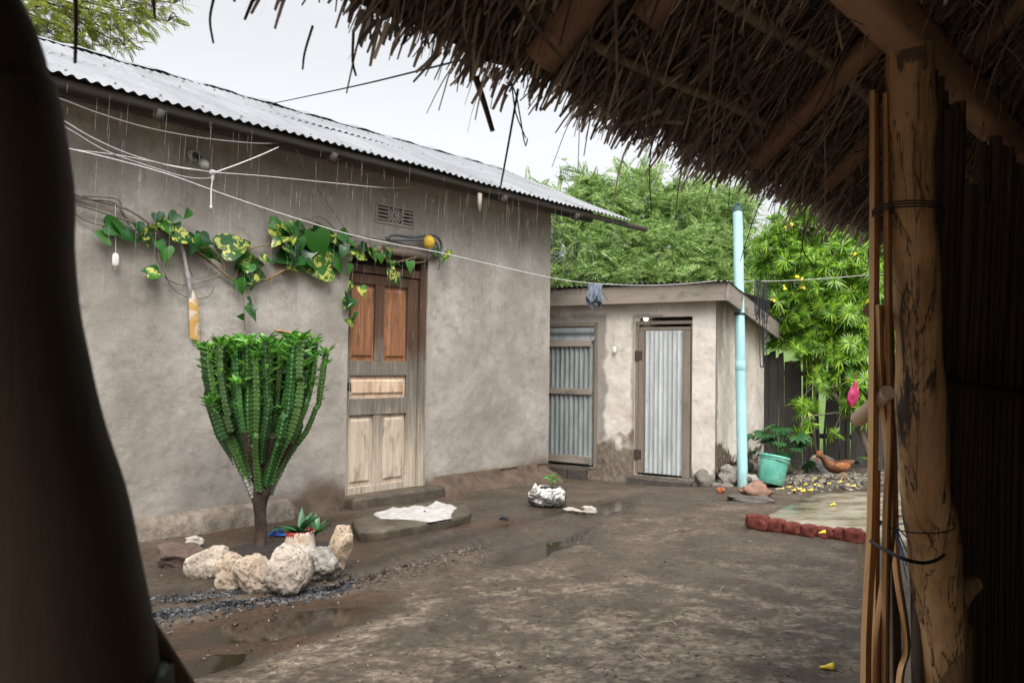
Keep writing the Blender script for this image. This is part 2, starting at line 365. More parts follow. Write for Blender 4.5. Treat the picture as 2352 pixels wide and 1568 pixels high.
e1 = edge_fade(Q[:, 0], Q[:, 2], DL, DR, DB, DTOP); e2 = edge_fade(Q[:, 0], Q[:, 2], VL, VR, VB, VT)
fade = sstep(0, .06, e1)*sstep(0, .05, e2)*sstep(0, .05, TE-Q[:, 0])
Q[:, 1] = -dd*fade
# plaster masks: splashed mud at the foot, darker blotches towards the top and right end, chipped edge by the door
foot = sstep(.26, .05, Q[:, 2]+.10*fbm(Q*2.5, 3, 61)-.20*np.exp(-((Q[:, 0]-1.85)/.28)**2)-.10*np.exp(-((Q[:, 0]-5.2)/.35)**2)+.08*(Q[:, 0] < .9))
chip = sstep(.10, .03, np.abs(Q[:, 0]-DR-.03)+.05*fbm(Q*9, 3, 62))*sstep(2.0, 1.5, Q[:, 2])
dull_tone = sstep(-.1, .5, fbm(Q*np.array([1.6, 1, .9]), 4, 63)+.35*sstep(2.2, 3.2, Q[:, 2])+.40*sstep(2.9, 4.4, Q[:, 0])-.15*sstep(1.5, .3, Q[:, 0]))
mask = ~(((T[:-1, :-1] >= DL-1e-6) & (T[1:, :-1] <= DR+1e-6) & (Z[:-1, :-1] >= DB-1e-6) & (Z[:-1, 1:] <= DTOP+1e-6)) |
         ((T[:-1, :-1] >= VL-1e-6) & (T[1:, :-1] <= VR+1e-6) & (Z[:-1, :-1] >= VB-1e-6) & (Z[:-1, 1:] <= VT+1e-6)))
m = Mt('house_plaster', .92, .15)
n1 = m.noise(1.3, 8, .62, None, .4); n2 = m.noise(5, 8, .7); n3 = m.noise(60, 6, .75); n4 = m.noise(4, 6, .65, (1.8, 1, .6))
c = m.mix(m.ramp(n1, [(.36, 0.), (.64, 1.)]), (.250, .227, .199), (.395, .366, .326))
c = m.mix(m.ramp(n2, [(.50, 0.), (.72, .75)]), c, (.185, .160, .132))
c = m.mix(m.math('MULTIPLY', m.attr('dull_tone'), m.ramp(n4, [(.3, .5), (.65, .3)])), c, (.190, .170, .142))
c = m.mix(m.ramp(m.noise(13, 6, .8, (1, 1, .55)), [(.60, 0.), (.75, .7)]), c, (.125, .108, .09))
c = m.mix(m.ramp(n3, [(.30, .55), (.45, 0.)]), c, (.10, .085, .07))
c = m.mix(m.ramp(m.noise(95, 3, .7), [(.67, 0.), (.72, .5)]), c, (.045, .04, .035))
fle = m.ramp(m.noise(30, 5, .72, (.55, 1, 1.7)), [(.62, 0.), (.70, .6)]); c = m.mix(m.math('MULTIPLY', fle, m.ramp(m.noise(2.3, 3, .5, None, 0, (3, 9, 1)), [(.42, .15), (.6, 1.)])), c, (.10, .088, .074))
crk = m.math('MULTIPLY', m.ramp(m.math('ABSOLUTE', m.math('SUBTRACT', m.noise(1.9, 7, .62, None, .5), .5)), [(.0, 1.), (.0035, 0.)]), m.ramp(m.noise(1.2, 2, .5, None, 0, (7, 3, 2)), [(.57, 0.), (.66, .45)])); c = m.mix(crk, c, (.06, .05, .042))
run = m.math('MULTIPLY', m.ramp(m.noise(7, 5, .6, (2.6, 1, .16)), [(.56, 0.), (.70, .55)]), m.ramp(m.math('MULTIPLY', m.z(), .25), [(.35, 0.), (.8, 1.)])); c = m.mix(run, c, (.12, .105, .088))
c = m.mix(m.attr('chip'), c, (.30, .27, .24)); c = m.mix(m.attr('foot'), c, m.mix(n2, (.075, .055, .042), (.15, .112, .085)))
m.col(c); m.bump(m.noise(9, 8, .65), .35, .03).bump(n3, .5, .006); plaster = m.m
k0 = np.zeros(len(Q)); mb = MB().grid(Q.reshape(len(tt), len(zz), 3), mask=mask); nQ = len(Q)
def q4(mb, a, b, c, d): mb.add([a, b, c, d], [[0, 1, 2, 3]])
for (a, b, c_, d, dep) in ((DL, DR, DB, DTOP, .22), (VL, VR, VB, VT, .2)):       # reveals of the openings
    q4(mb, (a, 0, c_), (a, dep, c_), (a, dep, d), (a, 0, d)); q4(mb, (b, 0, c_), (b, 0, d), (b, dep, d), (b, dep, c_))
    q4(mb, (a, 0, d), (a, dep, d), (b, dep, d), (b, 0, d)); q4(mb, (a, 0, c_), (b, 0, c_), (b, dep, c_), (a, dep, c_))
q4(mb, (VL-.05, .2, VB-.05), (VR+.05, .2, VB-.05), (VR+.05, .2, VT+.05), (VL-.05, .2, VT+.05))
q4(mb, (DL-.05, .22, -.1), (DR+.05, .22, -.1), (DR+.05, .22, DTOP+.05), (DL-.05, .22, DTOP+.05))
EO, EZ, RY, RZ = .55, 3.56, 2.0, 4.70; SL = (RZ-EZ)/(RY+EO)
BY = 2*RY
gab = [(TE, 0, -.15), (TE, BY, -.15), (TE, BY, 3.7), (TE, RY, RZ-.12), (TE, 0, 3.72)]
mb.add(gab, [[0, 1, 2, 3, 4]]); mb.add([(-2.4, y, z) for _, y, z in gab], [[4, 3, 2, 1, 0]])
q4(mb, (-2.4, BY, -.15), (TE, BY, -.15), (TE, BY, 3.7), (-2.4, BY, 3.7))
pad = mb.n-nQ; ex = lambda a: np.concatenate([a, np.zeros(pad)])
part(mb, 'wall', plaster, house, local=True, attrs={'foot': ex(foot), 'chip': ex(chip), 'dull_tone': ex(dull_tone)})
# ventilation block
mb = MB(); vw = VR-VL; vc = (VL+VR)/2; zc = (VB+VT)/2; vh = VT-VB; S = vh/2*.92
mb.box((VL-.012, -.012, VB-.012), (VR+.012, .03, VB+.018)); mb.box((VL-.012, -.012, VT-.018), (VR+.012, .03, VT+.012))
mb.box((VL-.012, -.009, VB+.018), (VL+.016, .03, VT-.018)); mb.box((VR-.016, -.009, VB+.018), (VR+.012, .03, VT-.018))
for sg in (-1, 1):
    x0, x1 = sorted((vc+sg*S, vc+sg*(vw/2-.012)))
    for k in range(1, 5): z0 = VB+vh*k/5; mb.box((x0, -.004, z0-.010), (x1, .028, z0+.010))
    mb.box((vc+sg*S-.009, -.006, VB+.016), (vc+sg*S+.009, .026, VT-.016))
for k in range(10):
    a = k*math.pi/5; mb.beam((vc+.02*math.cos(a), .012, zc+.02*math.sin(a)), (vc+S*.98*math.cos(a), .012, zc+S*.9*math.sin(a)), .009, .03)
mb.tube([(vc, -.010, zc), (vc, .026, zc)], .020, 16)
th = np.linspace(0, 2*np.pi, 25); mb.tube([(vc+S*.93*math.cos(a), .010, zc+S*.9*math.sin(a)) for a in th], .008, 6, cap=False)
part(mb, 'vent_block', simple('vent_concrete', (.20, .18, .155), (.29, .26, .23), 12, .9), house, local=True, smooth=False, bev=.003)
# foot of the wall: cracked plinth on the left, earth bank on the right
def skirt(t0, t1, prof, seed, amp):
    ts = np.linspace(t0, t1, int((t1-t0)/.03)); G = np.zeros((len(ts), 14, 3))
    u = np.linspace(0, 1, 14)
    for i, t in enumerate(ts):
        off = np.interp(u, np.linspace(0, 1, len(prof)), [p[0] for p in prof]); z = np.interp(u, np.linspace(0, 1, len(prof)), [p[1] for p in prof])
        tf_ = float(sstep(t0-.01, t0+.16, np.array(t))*sstep(t1+.01, t1-.16, np.array(t))); tf_ = .25+.75*tf_
        G[i, :, 0] = t; G[i, :, 1] = -off*tf_; G[i, :, 2] = np.where(z > 0, z*tf_, z)
    q = G.reshape(-1, 3); nn = fbm(q*3, 4, seed)+.5*fbm(q*14, 3, seed+3); q[:, 1] -= amp*nn*(q[:, 1] < -.03); q[:, 2] += amp*.7*nn*(q[:, 1] < -.03)
    return MB().grid(q.reshape(G.shape))
pm = Mt('plinth', .9, .2); n = pm.noise(3, 7, .7); pc = pm.mix(pm.ramp(n, [(.35, 0.), (.65, 1.)]), (.12, .092, .07), (.27, .235, .195))
pm.col(pm.mix(pm.ramp(pm.noise(11, 7, .7), [(.45, 0.), (.65, .8)]), pc, (.10, .075, .055))).bump(pm.noise(22, 8, .7), .8, .02)
part(skirt(-2.4, DL-.55, [(-.02, .17), (.05, .165), (.09, .14), (.12, .07), (.14, -.08)], 71, .03), 'plinth', pm.m, house, local=True)
em = simple('earth_bank', (.045, .031, .022), (.105, .072, .05), 4, .85, .3, .8, .02)
part(skirt(DL-.60, DL-.02, [(-.02, .20), (.05, .17), (.10, .09), (.16, .03), (.22, -.08)], 72, .04), 'earth_bank', em, house, local=True)
part(skirt(DR+.02, TE+.1, [(-.02, .20), (.04, .17), (.12, .10), (.24, .045), (.36, -.12)], 73, .09), 'earth_bank', em, house, local=True)
# roof
ROOFM = Mt('galvanised_roof', .38, .4, .35)
n1 = ROOFM.noise(.9, 6, .6, (3, 1, 1)); n2 = ROOFM.noise(14, 6, .7, (1.5, .15, 1))
c = ROOFM.mix(ROOFM.ramp(n1, [(.35, 0.), (.65, 1.)]), (.19, .197, .206), (.28, .288, .30)); c = ROOFM.mix(ROOFM.ramp(n2, [(.58, 0.), (.72, .55)]), c, (.14, .14, .145))
ROOFM.col(c).rgh(ROOFM.ramp(n2, [(.3, .36), (.7, .6)]))
def corr(mb, t0, t1, y0, z0, y1, z1, wl_=.088, am=.0115, ny=6, sag=.012, seed=5, lift=0.0):
    ts = np.arange(t0, t1+1e-6, wl_/8); us = np.linspace(0, 1, ny); G = np.zeros((len(ts), ny, 3)); L = math.hypot(y1-y0, z1-z0); nv = np.array([-(z1-z0), (y1-y0)])/L*np.sign(y1-y0)
    for j, u_ in enumerate(us):
        w_ = am*np.sin(ts*2*np.pi/wl_)+lift; s_ = sag*vn(np.stack([ts*.8, 0*ts+u_*2, 0*ts], 1), seed)
        G[:, j, 0] = ts; G[:, j, 1] = y0+(y1-y0)*u_+nv[0]*(w_+s_); G[:, j, 2] = z0+(z1-z0)*u_+nv[1]*(w_+s_)
    return mb.grid(G)
mb = MB()
ymid = .75; zmid = EZ+SL*(ymid+EO)
edges = np.arange(-2.6, 6.6, .704)
for i, a in enumerate(edges):
    b = min(a+.704+.09, 6.55); dz = .004*(i % 2)
    corr(mb, a, b, -EO-.01*rng.random(), EZ+dz, ymid+.12, zmid+SL*.12+dz, lift=0.0); corr(mb, a, b, ymid, zmid+.006+dz, RY, RZ+.006+dz)
corr(mb, -2.6, 6.55, BY+EO, EZ, RY, RZ)
roof = part(mb, 'roof', ROOFM.m, house, local=True)
copies('roofing_screw', MB().tube([(0, 0, 0), (0, 0, .02)], [.013, .009], 8), simple('rusty_screw', (.10, .07, .05), (.2, .17, .14), 30), roof,
       [(t+.022, y, EZ+SL*(y+EO)+.008) for t in np.arange(-2.2, 6.4, .352) for y in (-EO+.13, ymid+.05, ymid+.75)])
mb = MB(); ts = np.arange(-2.6, 6.56, .08)       # folded ridge cap, a little wavy
G = np.array([[(t, RY+o, RZ+.035-abs(o)*SL*.98+.010*math.sin(t*9)+.006*math.sin(t*23)) for o in (-.2, -.1, 0, .1, .2)] for t in ts]); mb.grid(G)
part(mb, 'ridge_cap', ROOFM.m, roof, local=True)
dkw = woodmat('dark_eave_timber', (.035, .030, .027), (.085, .072, .060), axis=0)
mb = MB().box((-2.5, -.50, EZ-.075), (7.05, -.45, EZ-.012), jit=.003)
part(mb, 'purlin', dkw, house, local=True)
mb = MB().box((-2.5, -.26, EZ-.06), (6.02, -.20, EZ+.11), jit=.004)
part(mb, 'purlin', dkw, house, local=True)
for t in (-1.6, -.1, 1.55, 3.95, 5.35):
    mb = MB().beam((t, .3, EZ+SL*(.3+EO)-.13), (t, -.52, EZ-.12), .05, .10); part(mb, 'rafter', dkw, house, local=True)
tp, zp = wl(1101, 462, .5); part(MB().box((tp-.022, -.52, zp-.12), (tp+.022, -.49, zp+.09), jit=.003), 'hanging_batten', woodmat('grey_batten', (.2, .17, .14), (.33, .29, .25)), house, local=True)
# door
dm = Mt('weathered_door_wood', .72, .3)
g = dm.noise(26, 8, .7, (1, 1, .05), .4); zz_ = dm.math('ADD', dm.z(), dm.math('MULTIPLY', dm.noise(5, 5, .6, (1, 1, .4)), .9))
top = dm.ramp(g, [(.3, (.030, .016, .010)), (.7, (.105, .055, .032))]); mid = dm.ramp(g, [(.3, (.085, .072, .058)), (.7, (.20, .175, .145))]); low = dm.ramp(g, [(.28, (.17, .135, .10)), (.6, (.43, .37, .29))])
f1 = dm.ramp(dm.math('MULTIPLY', zz_, .25), [(.22, 0.), (.38, 1.)]); f2 = dm.ramp(dm.math('MULTIPLY', zz_, .25), [(.47, 0.), (.56, 1.)])
c = dm.mix(f2, dm.mix(f1, low, mid), top); c = dm.mix(dm.ramp(dm.noise(10, 7, .75), [(.60, 0.), (.74, .6)]), c, (.035, .026, .02)); dm.col(c).bump(g, .5, .004)
def panelmat(name, a, b, d):
    p = Mt(name, .65, .35); g = p.noise(22, 8, .7, (1, 1, .05), .5); c = p.ramp(g, [(.28, a), (.66, b)]); c = p.mix(p.ramp(p.noise(7, 7, .75, (1.6, 1, .5)), [(.5, 0.), (.68, .75)]), c, d); p.col(c).bump(g, .4, .003); return p.m
P_top = panelmat('orange_brown_panel', (.105, .040, .018), (.32, .145, .065), (.055, .022, .012)); P_mid = panelmat('pale_panel', (.40, .28, .185), (.62, .48, .35), (.24, .15, .09)); P_low = panelmat('bleached_panel', (.33, .26, .19), (.52, .44, .35), (.15, .105, .07))
fy = .05
zr = lambda v, u=868: wl(u, v, -fy)[1]
tr = lambda u, v=900: wl(u, v, -fy)[0]
L0, L1 = DL+.012, tr(957); Zt, Zb = zr(632), zr(1143)
x = [L0, L0+.055, tr(859), tr(880), tr(933), L1]
r = dict(t1=zr(655), t2=zr(829), m1=zr(862), m2=zr(914), b1=zr(951), b2=zr(1112))
mb = MB(); th = .045; B = lambda a, b, c_, d, y0=fy, y1=fy+th: mb.box((a, y0, c_), (b, y1, d), jit=.0015)
B(x[0], x[1], Zb, Zt); B(x[4], x[5], Zb, Zt)
B(x[1], x[4], r['t1'], Zt, fy+.002); B(x[1], x[4], r['m1'], r['t2'], fy-.004); B(x[1], x[4], r['b1'], r['m2'], fy-.004); B(x[1], x[4], Zb, r['b2'], fy-.002)
B(x[2], x[3], r['t2'], r['t1'], fy+.003); B(x[2], x[3], r['b2'], r['b1'], fy+.003)
door = part(mb, 'door', dm.m, house, local=True, smooth=False, bev=.004)
def panel(a, b, c_, d, mat):
    mb = MB(); y = fy+.018; e = .045
    V = [(a, y+.012, c_), (b, y+.012, c_), (b, y+.012, d), (a, y+.012, d), (a+e*.55, y+.010, c_+e*.8), (b-e*.55, y+.010, c_+e*.8), (b-e*.55, y+.010, d-e*.8), (a+e*.55, y+.010, d-e*.8),
         (a+e, y-.008, c_+e*1.4), (b-e, y-.008, c_+e*1.4), (b-e, y-.008, d-e*1.4), (a+e, y-.008, d-e*1.4)]
    mb.add(V, [[0, 1, 5, 4], [1, 2, 6, 5], [2, 3, 7, 6], [3, 0, 4, 7], [4, 5, 9, 8], [5, 6, 10, 9], [6, 7, 11, 10], [7, 4, 8, 11], [8, 9, 10, 11]])
    return part(mb, 'panel', mat, door, local=True, smooth=False)
panel(x[1], x[2], r['t2'], r['t1'], P_top); panel(x[3], x[4], r['t2'], r['t1'], P_top); panel(x[1], x[4], r['m2'], r['m1'], P_mid)
panel(x[1], x[2], r['b2'], r['b1'], P_low); panel(x[3], x[4], r['b2'], r['b1'], P_low)
hz = zr(880); mb = MB().tube([(L0+.03, fy-.002, hz), (L0+.03, fy-.05, hz)], .008, 8).tube([(L0+.03, fy-.05, hz+.01), (L0+.03, fy-.055, hz-.06), (L0+.045, fy-.03, hz-.08)], .008, 8).box((L0+.012, fy-.006, hz-.07), (L0+.048, fy, hz+.04))
part(mb, 'handle', simple('iron_handle', (.03, .03, .03), (.08, .07, .06), 30, .5, .5), door, local=True)
mb = MB(); mb.box((L1+.006, .02, DB), (DR-.002, .13, DTOP-.01), jit=.003); mb.box((DL+.002, .03, zr(632)+.008), (L1+.004, .12, zr(612)), jit=.003)
mb.box((DL+.002, .015, DTOP-.09), (L1+.004, .13, DTOP-.012), jit=.003); mb.box((DL+.002, .03, DB), (DL+.010, .11, DTOP-.1))
part(mb, 'door_frame', dm.m, house, local=True, smooth=False, bev=.004)
part(MB().box((DL+.01, .14, zr(612)), (L1, .16, DTOP-.09)), 'transom_board', simple('transom_dark', (.02, .018, .016), (.05, .042, .035), 9), house, local=True)
a, b = wl(822, 560, .05), wl(985, 592, .05)
part(MB().beam((a[0]-.05, -.045, a[1]-.02), (b[0]+.02, -.045, a[1]-.03), .05, .07, jit=.008), 'lintel_board', woodmat('lintel_wood', (.07, .05, .04), (.17, .13, .10), axis=0), house, local=True)

# doorstep
def slab(mb, pts, z0, z1, seed=0, amp=.02, ins=.03):
    pts = [np.array(p[:2]) for p in pts]; out = []
    for a, b in zip(pts, pts[1:]+pts[:1]):
        k = max(2, int(np.linalg.norm(b-a)/.03)); out += [a+(b-a)*i/k for i in range(k)]
    O = np.array(out); c = O.mean(0); n = len(O); O3 = np.c_[O, np.zeros(n)]
    rr = 1+amp/np.linalg.norm(O-c, axis=1).mean()*fbm(O3*9, 3, seed)*1.6
    rings = []
    for s_, z in ((.90 if amp == .02 else 1.0, z0), (.94 if amp == .02 else 1+.5*ins, (z0*.6+z1*.4)), (1.0, z1-.03), (1-ins, z1), (.7, z1+.004), (.35, z1+.002)):
        ring = c+(O-c)*rr[:, None]*s_; q = np.c_[ring, np.full(n, z)]
        q[:, 2] += amp*.35*fbm(q*10, 3, seed+1)*(z > z0); q[:, :2] += (amp*.5*fbm(q*16, 3, seed+2)*(s_ > .9))[:, None]*(O-c)/np.linalg.norm(O-c, axis=1)[:, None]; rings.append(q)
    V = np.vstack(rings+[np.array([[*c, z1]])]); m_ = len(rings)
    mb.add(V, [[i*n+j, i*n+(j+1) % n, (i+1)*n+(j+1) % n, (i+1)*n+j] for i in range(m_-1) for j in range(n)]); mb.n -= 0
    mb.F.append(np.array([[(m_-1)*n+j, (m_-1)*n+(j+1) % n, m_*n] for j in range(n)])+mb.n-len(V)); mb.MI.append(np.zeros(n, int)); return mb
sm = Mt('step_concrete', .6, .4); n = sm.noise(4, 8, .7); c = sm.mix(sm.ramp(n, [(.35, 0.), (.65, 1.)]), (.034, .026, .018), (.100, .081, .056)); sm.col(sm.mix(sm.ramp(sm.noise(17, 6, .7), [(.5, 0.), (.68, .8)]), c, (.03, .024, .018))).bump(sm.noise(26, 8, .7), .7, .012)
step = thing('doorstep', 'worn two level concrete step below the wooden house door', 'doorstep', tuple(h2w((DL+DR)/2, -.5, 0)))
p0, p1 = (DL-.02, .2), (DR+.10, .2)
part(slab(MB(), [h2w(DL-.03, .06, 0), h2w(DR+.12, .06, 0), h2w(DR+.12, -.21, 0), h2w(DL-.03, -.21, 0)], -.1, .105, 81, .012, .02), 'upper_step', sm.m, step)
part(slab(MB(), [gz(u, v, .115) for u, v in [(806, 1196), (838, 1178), (1000, 1150), (1068, 1160), (1084, 1178), (1040, 1192), (960, 1206), (880, 1220), (822, 1222)]], -.08, .125, 82, .02, .012), 'lower_slab', sm.m, step)
def cloth_patch(mb, pts, z, amp, seed, nr=16, thick=.004):
    pts = [np.array(p[:2]) for p in pts]; O = []
    for a, b in zip(pts, pts[1:]+pts[:1]): O += [a+(b-a)*i/10 for i in range(10)]
    O = np.array(O); n = len(O); c = O.mean(0); O3 = np.c_[O, np.zeros(n)]; O = O+.012*np.stack([fbm(O3*25, 3, seed), fbm(O3*25, 3, seed+4)], 1); rings = []
    for i in range(nr+1):
        s_ = 1-i/nr*.97; q = np.c_[c+(O-c)*s_, np.full(n, z)]
        q[:, 2] += amp*np.abs(fbm(q*np.array([7, 7, 0])+seed, 3, seed))*1.6+thick+amp*.5*np.abs(fbm(q*28, 2, seed+2))-(.004 if i == 0 else 0); rings.append(q)
    bot = rings[0].copy(); bot[:, 2] = z-.002; rings = [bot]+rings
    return mb.add(np.vstack(rings), [[i*n+j, i*n+(j+1) % n, (i+1)*n+(j+1) % n, (i+1)*n+j] for i in range(len(rings)-1) for j in range(n)])
whitecloth = simple('white_rag', (.27, .255, .24), (.43, .415, .395), 14, .9, .1, .5, .006)
solo(cloth_patch(MB(), [gz(u, v, .135) for u, v in [(858, 1180), (900, 1166), (985, 1162), (1002, 1151), (1022, 1157), (1050, 1164), (1040, 1176), (1036, 1188), (1010, 1193), (985, 1197), (940, 1191), (872, 1189)]], .129, .020, 5), 'rag', 'crumpled white rag spread on the doorstep slab', 'rag', whitecloth)

# ================================================================== SHED
shed = thing('shed', 'low plastered washhouse with two corrugated metal doors under a sloping roof', 'shed', tuple(SH0), SANG)
SW, SD = 2.75, 2.43
FX, FZt = sf(1665, 648, -.16); _, FZb = sf(1665, 690, -.16)
OX = FX+.045                                     # right overhang of the roof
_, zbk = ss(1797, 748, OX); yb_, _ = ss(1797, 748, OX)
RS = (zbk-FZt)/(yb_+.16)
RDX0, RDZ1 = sf(1459, 729); RDX1, _ = sf(1591, 729); RDZ0 = sf(1520, 1095)[1]
LDX1, LDZ1 = sf(1374, 741); LDZ0 = sf(1320, 1070)[1]; LDX0 = -2.62
xx = axis(-SW, 0, .02, [LDX0, LDX1, RDX0, RDX1]); zz = axis(-.25, FZt-.03, .02, [RDZ0, RDZ1, LDZ0, LDZ1])
X, Z = np.meshgrid(xx, zz, indexing='ij'); Q = np.stack([X.ravel(), 0*X.ravel(), Z.ravel()], 1)
eL = edge_fade(Q[:, 0], Q[:, 2], LDX0, LDX1, LDZ0, LDZ1); eR = edge_fade(Q[:, 0], Q[:, 2], RDX0, RDX1, RDZ0, RDZ1)
Q[:, 1] = -(.016*fbm(Q*1.3, 3, 91)+.007*fbm(Q*6, 3, 92)+.003*fbm(Q*24, 2, 93))*sstep(0, .05, np.minimum(eL, eR))
nz = fbm(Q*6, 4, 94)
cem = np.maximum(.8*sstep(.15, .09, eL+.07*nz), .7*sstep(.05, .03, eR+.03*nz)*(Q[:, 0] < (RDX0+RDX1)/2))
dirt = .9*sstep(.13, -.10, Q[:, 2]-.36-.55*fbm(Q*2.6, 5, 95, .65)+.10*fbm(Q*14, 3, 195)+.25*sstep(-.5, -.1, Q[:, 0])+.22*(Q[:, 0] > RDX1))
mask = ~(((X[:-1, :-1] >= LDX0-1e-6) & (X[1:, :-1] <= LDX1+1e-6) & (Z[:-1, :-1] >= LDZ0-1e-6) & (Z[:-1, 1:] <= LDZ1+1e-6)) | ((X[:-1, :-1] >= RDX0-1e-6) & (X[1:, :-1] <= RDX1+1e-6) & (Z[:-1, :-1] >= RDZ0-1e-6) & (Z[:-1, 1:] <= RDZ1+1e-6)))
mb = MB().grid(Q.reshape(len(xx), len(zz), 3), mask=mask)
ys = np.arange(0, SD+.01, .025); z2 = np.arange(-.25, 2.45, .025); Y, Z2 = np.meshgrid(ys, z2, indexing='ij')
Zl = np.minimum(Z2, FZt-.03+RS*(Y+.16)); S_ = np.stack([0*Y.ravel(), Y.ravel(), Zl.ravel()], 1)
foot_in = .14*sstep(.16, .10, S_[:, 2]+.08*fbm(S_*4, 3, 98)-.06*S_[:, 1])      # wall is undercut at its foot
S_[:, 0] = (.014*fbm(S_*1.5, 3, 96)+.006*fbm(S_*7, 3, 97)+.003*fbm(S_*24, 2, 99))*sstep(0, .06, S_[:, 1])-foot_in*.6
mb.grid(S_.reshape(len(ys), len(z2), 3)); ns = fbm(S_*5, 4, 101)
cemS = np.maximum(sstep(.40, .25, S_[:, 1]+.18*ns+.0*S_[:, 2])*.9*sstep(1.2, 1.8, S_[:, 2]+.3*ns), sstep(.12, .05, S_[:, 1]+.06*ns))
dirtS = sstep(.05, -.05, S_[:, 2]-.42-.35*ns+.1*S_[:, 1])
for (a, b, c_, d) in ((LDX0, LDX1, LDZ0, LDZ1), (RDX0, RDX1, RDZ0, RDZ1)):
    dep = .18
    q4(mb, (a, 0, c_), (a, dep, c_), (a, dep, d), (a, 0, d)); q4(mb, (b, 0, c_), (b, 0, d), (b, dep, d), (b, dep, c_)); q4(mb, (a, 0, d), (a, dep, d), (b, dep, d), (b, 0, d)); q4(mb, (a, 0, c_), (b, 0, c_), (b, dep, c_), (a, dep, c_))
zb2 = FZt+RS*(SD+.16)-.05
q4(mb, (-SW, 0, -.25), (-SW, SD, -.25), (-SW, SD, zb2), (-SW, 0, FZt-.03)); q4(mb, (-SW, SD, -.25), (0, SD, -.25), (0, SD, zb2), (-SW, SD, zb2))
pad = np.zeros(mb.n-len(Q)-len(S_))
m = Mt('shed_limewash', .9, .15); n1 = m.noise(1.8, 8, .65); n2 = m.noise(9, 8, .75); n3 = m.noise(50, 6, .7)
c = m.mix(m.ramp(n1, [(.35, 0.), (.65, 1.)]), (.47, .42, .365), (.68, .63, .565)); c = m.mix(m.ramp(n2, [(.54, 0.), (.74, .7)]), c, (.27, .22, .18))
c = m.mix(m.attr('cem'), c, m.mix(n2, (.15, .135, .118), (.24, .215, .185))); c = m.mix(m.attr('dirt'), c, m.mix(m.ramp(m.noise(16, 8, .75), [(.35, 0.), (.62, 1.)]), (.030, .023, .018), (.19, .145, .105)))
c = m.mix(m.ramp(n3, [(.28, .5), (.42, 0.)]), c, (.09, .075, .06)); m.col(c).bump(n2, .4, .02).bump(n3, .5, .006)
part(mb, 'wall', m.m, shed, local=True, attrs={'cem': np.concatenate([cem, cemS, pad]), 'dirt': np.concatenate([dirt, dirtS, pad])})
rub = simple('foot_rubble', (.07, .06, .05), (.20, .175, .15), 6, .85, .3, .9, .02)
mb = MB()
for i in range(9): mb.rock((-.12+.02*rng.normal(), .25*i+.05, .02+.03*rng.normal()), (.14, .17, .13+.03*rng.random()), 200+i, 3, .5, .1)
for i in range(5): mb.rock((-.35+.12*i, .04, -.05), (.1, .1, .09), 220+i, 3, .5, .1)
part(mb, 'foundation_rubble', rub, shed, local=True)
th_ = simple('threshold_brick', (.035, .03, .026), (.09, .075, .062), 7, .8, .3, .6, .01)
mb = MB()
for k in range(3): mb.box((LDX0+.0+k*.27, -.12, LDZ0-.19), (LDX0+.262+k*.27, .14, LDZ0-.03), jit=.006)
part(mb, 'threshold', th_, shed, local=True, bev=.006, smooth=False)
part(MB().box((RDX0-.05, -.16, RDZ0-.22), (RDX1+.03, .14, RDZ0-.02), jit=.008), 'threshold', th_, shed, local=True, bev=.01, smooth=False)
shw = woodmat('grey_fascia_wood', (.13, .11, .09), (.29, .25, .205), axis=0, gs=22, stain=.7); shv = woodmat('grey_door_wood', (.10, .08, .065), (.22, .185, .15), axis=2, gs=26, stain=.5)
shy = woodmat('grey_barge_wood', (.11, .10, .085), (.27, .24, .21), axis=1, gs=22, stain=.7)
part(MB().box((-SW-.1, -.16, FZb), (OX-.03, -.125, FZt), jit=.004), 'fascia_board', shw, shed, local=True, smooth=False, bev=.003)
mb = MB().beam((OX-.015, -.165, (FZt+FZb)/2), (OX-.015, yb_, zbk-(FZt-FZb)/2), .032, (FZt-FZb)*1.04, jit=.004); part(mb, 'barge_board', shy, shed, local=True, smooth=False, bev=.003)
drk = Mt('dark_rusty_roof', .6, .4, .3); drk.col(drk.ramp(drk.noise(5, 6, .7), [(.3, (.05, .048, .046)), (.7, (.12, .105, .095))]))
mb = MB(); corr(mb, -SW-.15, OX+.02, -.21, FZt+.022, yb_+.03, FZt+.022+RS*(yb_+.19), wl_=.076, am=.013, sag=.02)
part(mb, 'roof', drk.m, shed, local=True)
part(MB().box((-SW, -.12, FZt-.06), (OX-.05, SD+.2, FZt-.055)).box((-.05, -.1, FZt-.16), (OX-.04, -.02, FZt-.07)), 'roof_batten', dkw, shed, local=True)
zinc = Mt('zinc_sheet', .36, .5, .2); n = zinc.noise(3, 6, .65, (2.5, 1, .5)); n2 = zinc.noise(16, 6, .7, (3, 1, .3))
c = zinc.mix(zinc.ramp(n, [(.35, 0.), (.65, 1.)]), (.36, .38, .385), (.54, .56, .56)); c = zinc.mix(zinc.ramp(n2, [(.6, 0.), (.72, .8)]), c, (.75, .76, .76)); zinc.col(c)
zincd = Mt('dull_zinc_sheet', .42, .5, .2); n = zincd.noise(3, 6, .65, (2.5, 1, .5)); zincd.col(zincd.ramp(n, [(.35, (.17, .19, .19)), (.65, (.30, .325, .32))]))
def vsheet(x0, x1, z0, z1, y, wl_=.076, am=.009, horiz=False):
    mb = MB(); a, b = (z0, z1) if horiz else (x0, x1); s = np.arange(a, b+1e-6, wl_/8); c0, c1 = (x0, x1) if horiz else (z0, z1); G = np.zeros((len(s), 8, 3))
    for j, k in enumerate(np.linspace(c0, c1, 8)):
        v_ = y-am*np.clip(1.6*np.sin(s*2*np.pi/wl_), -1, 1)
        G[:, j] = np.stack([np.full(len(s), k), v_, s], 1) if horiz else np.stack([s, v_, np.full(len(s), k)], 1)
    return mb.grid(G)
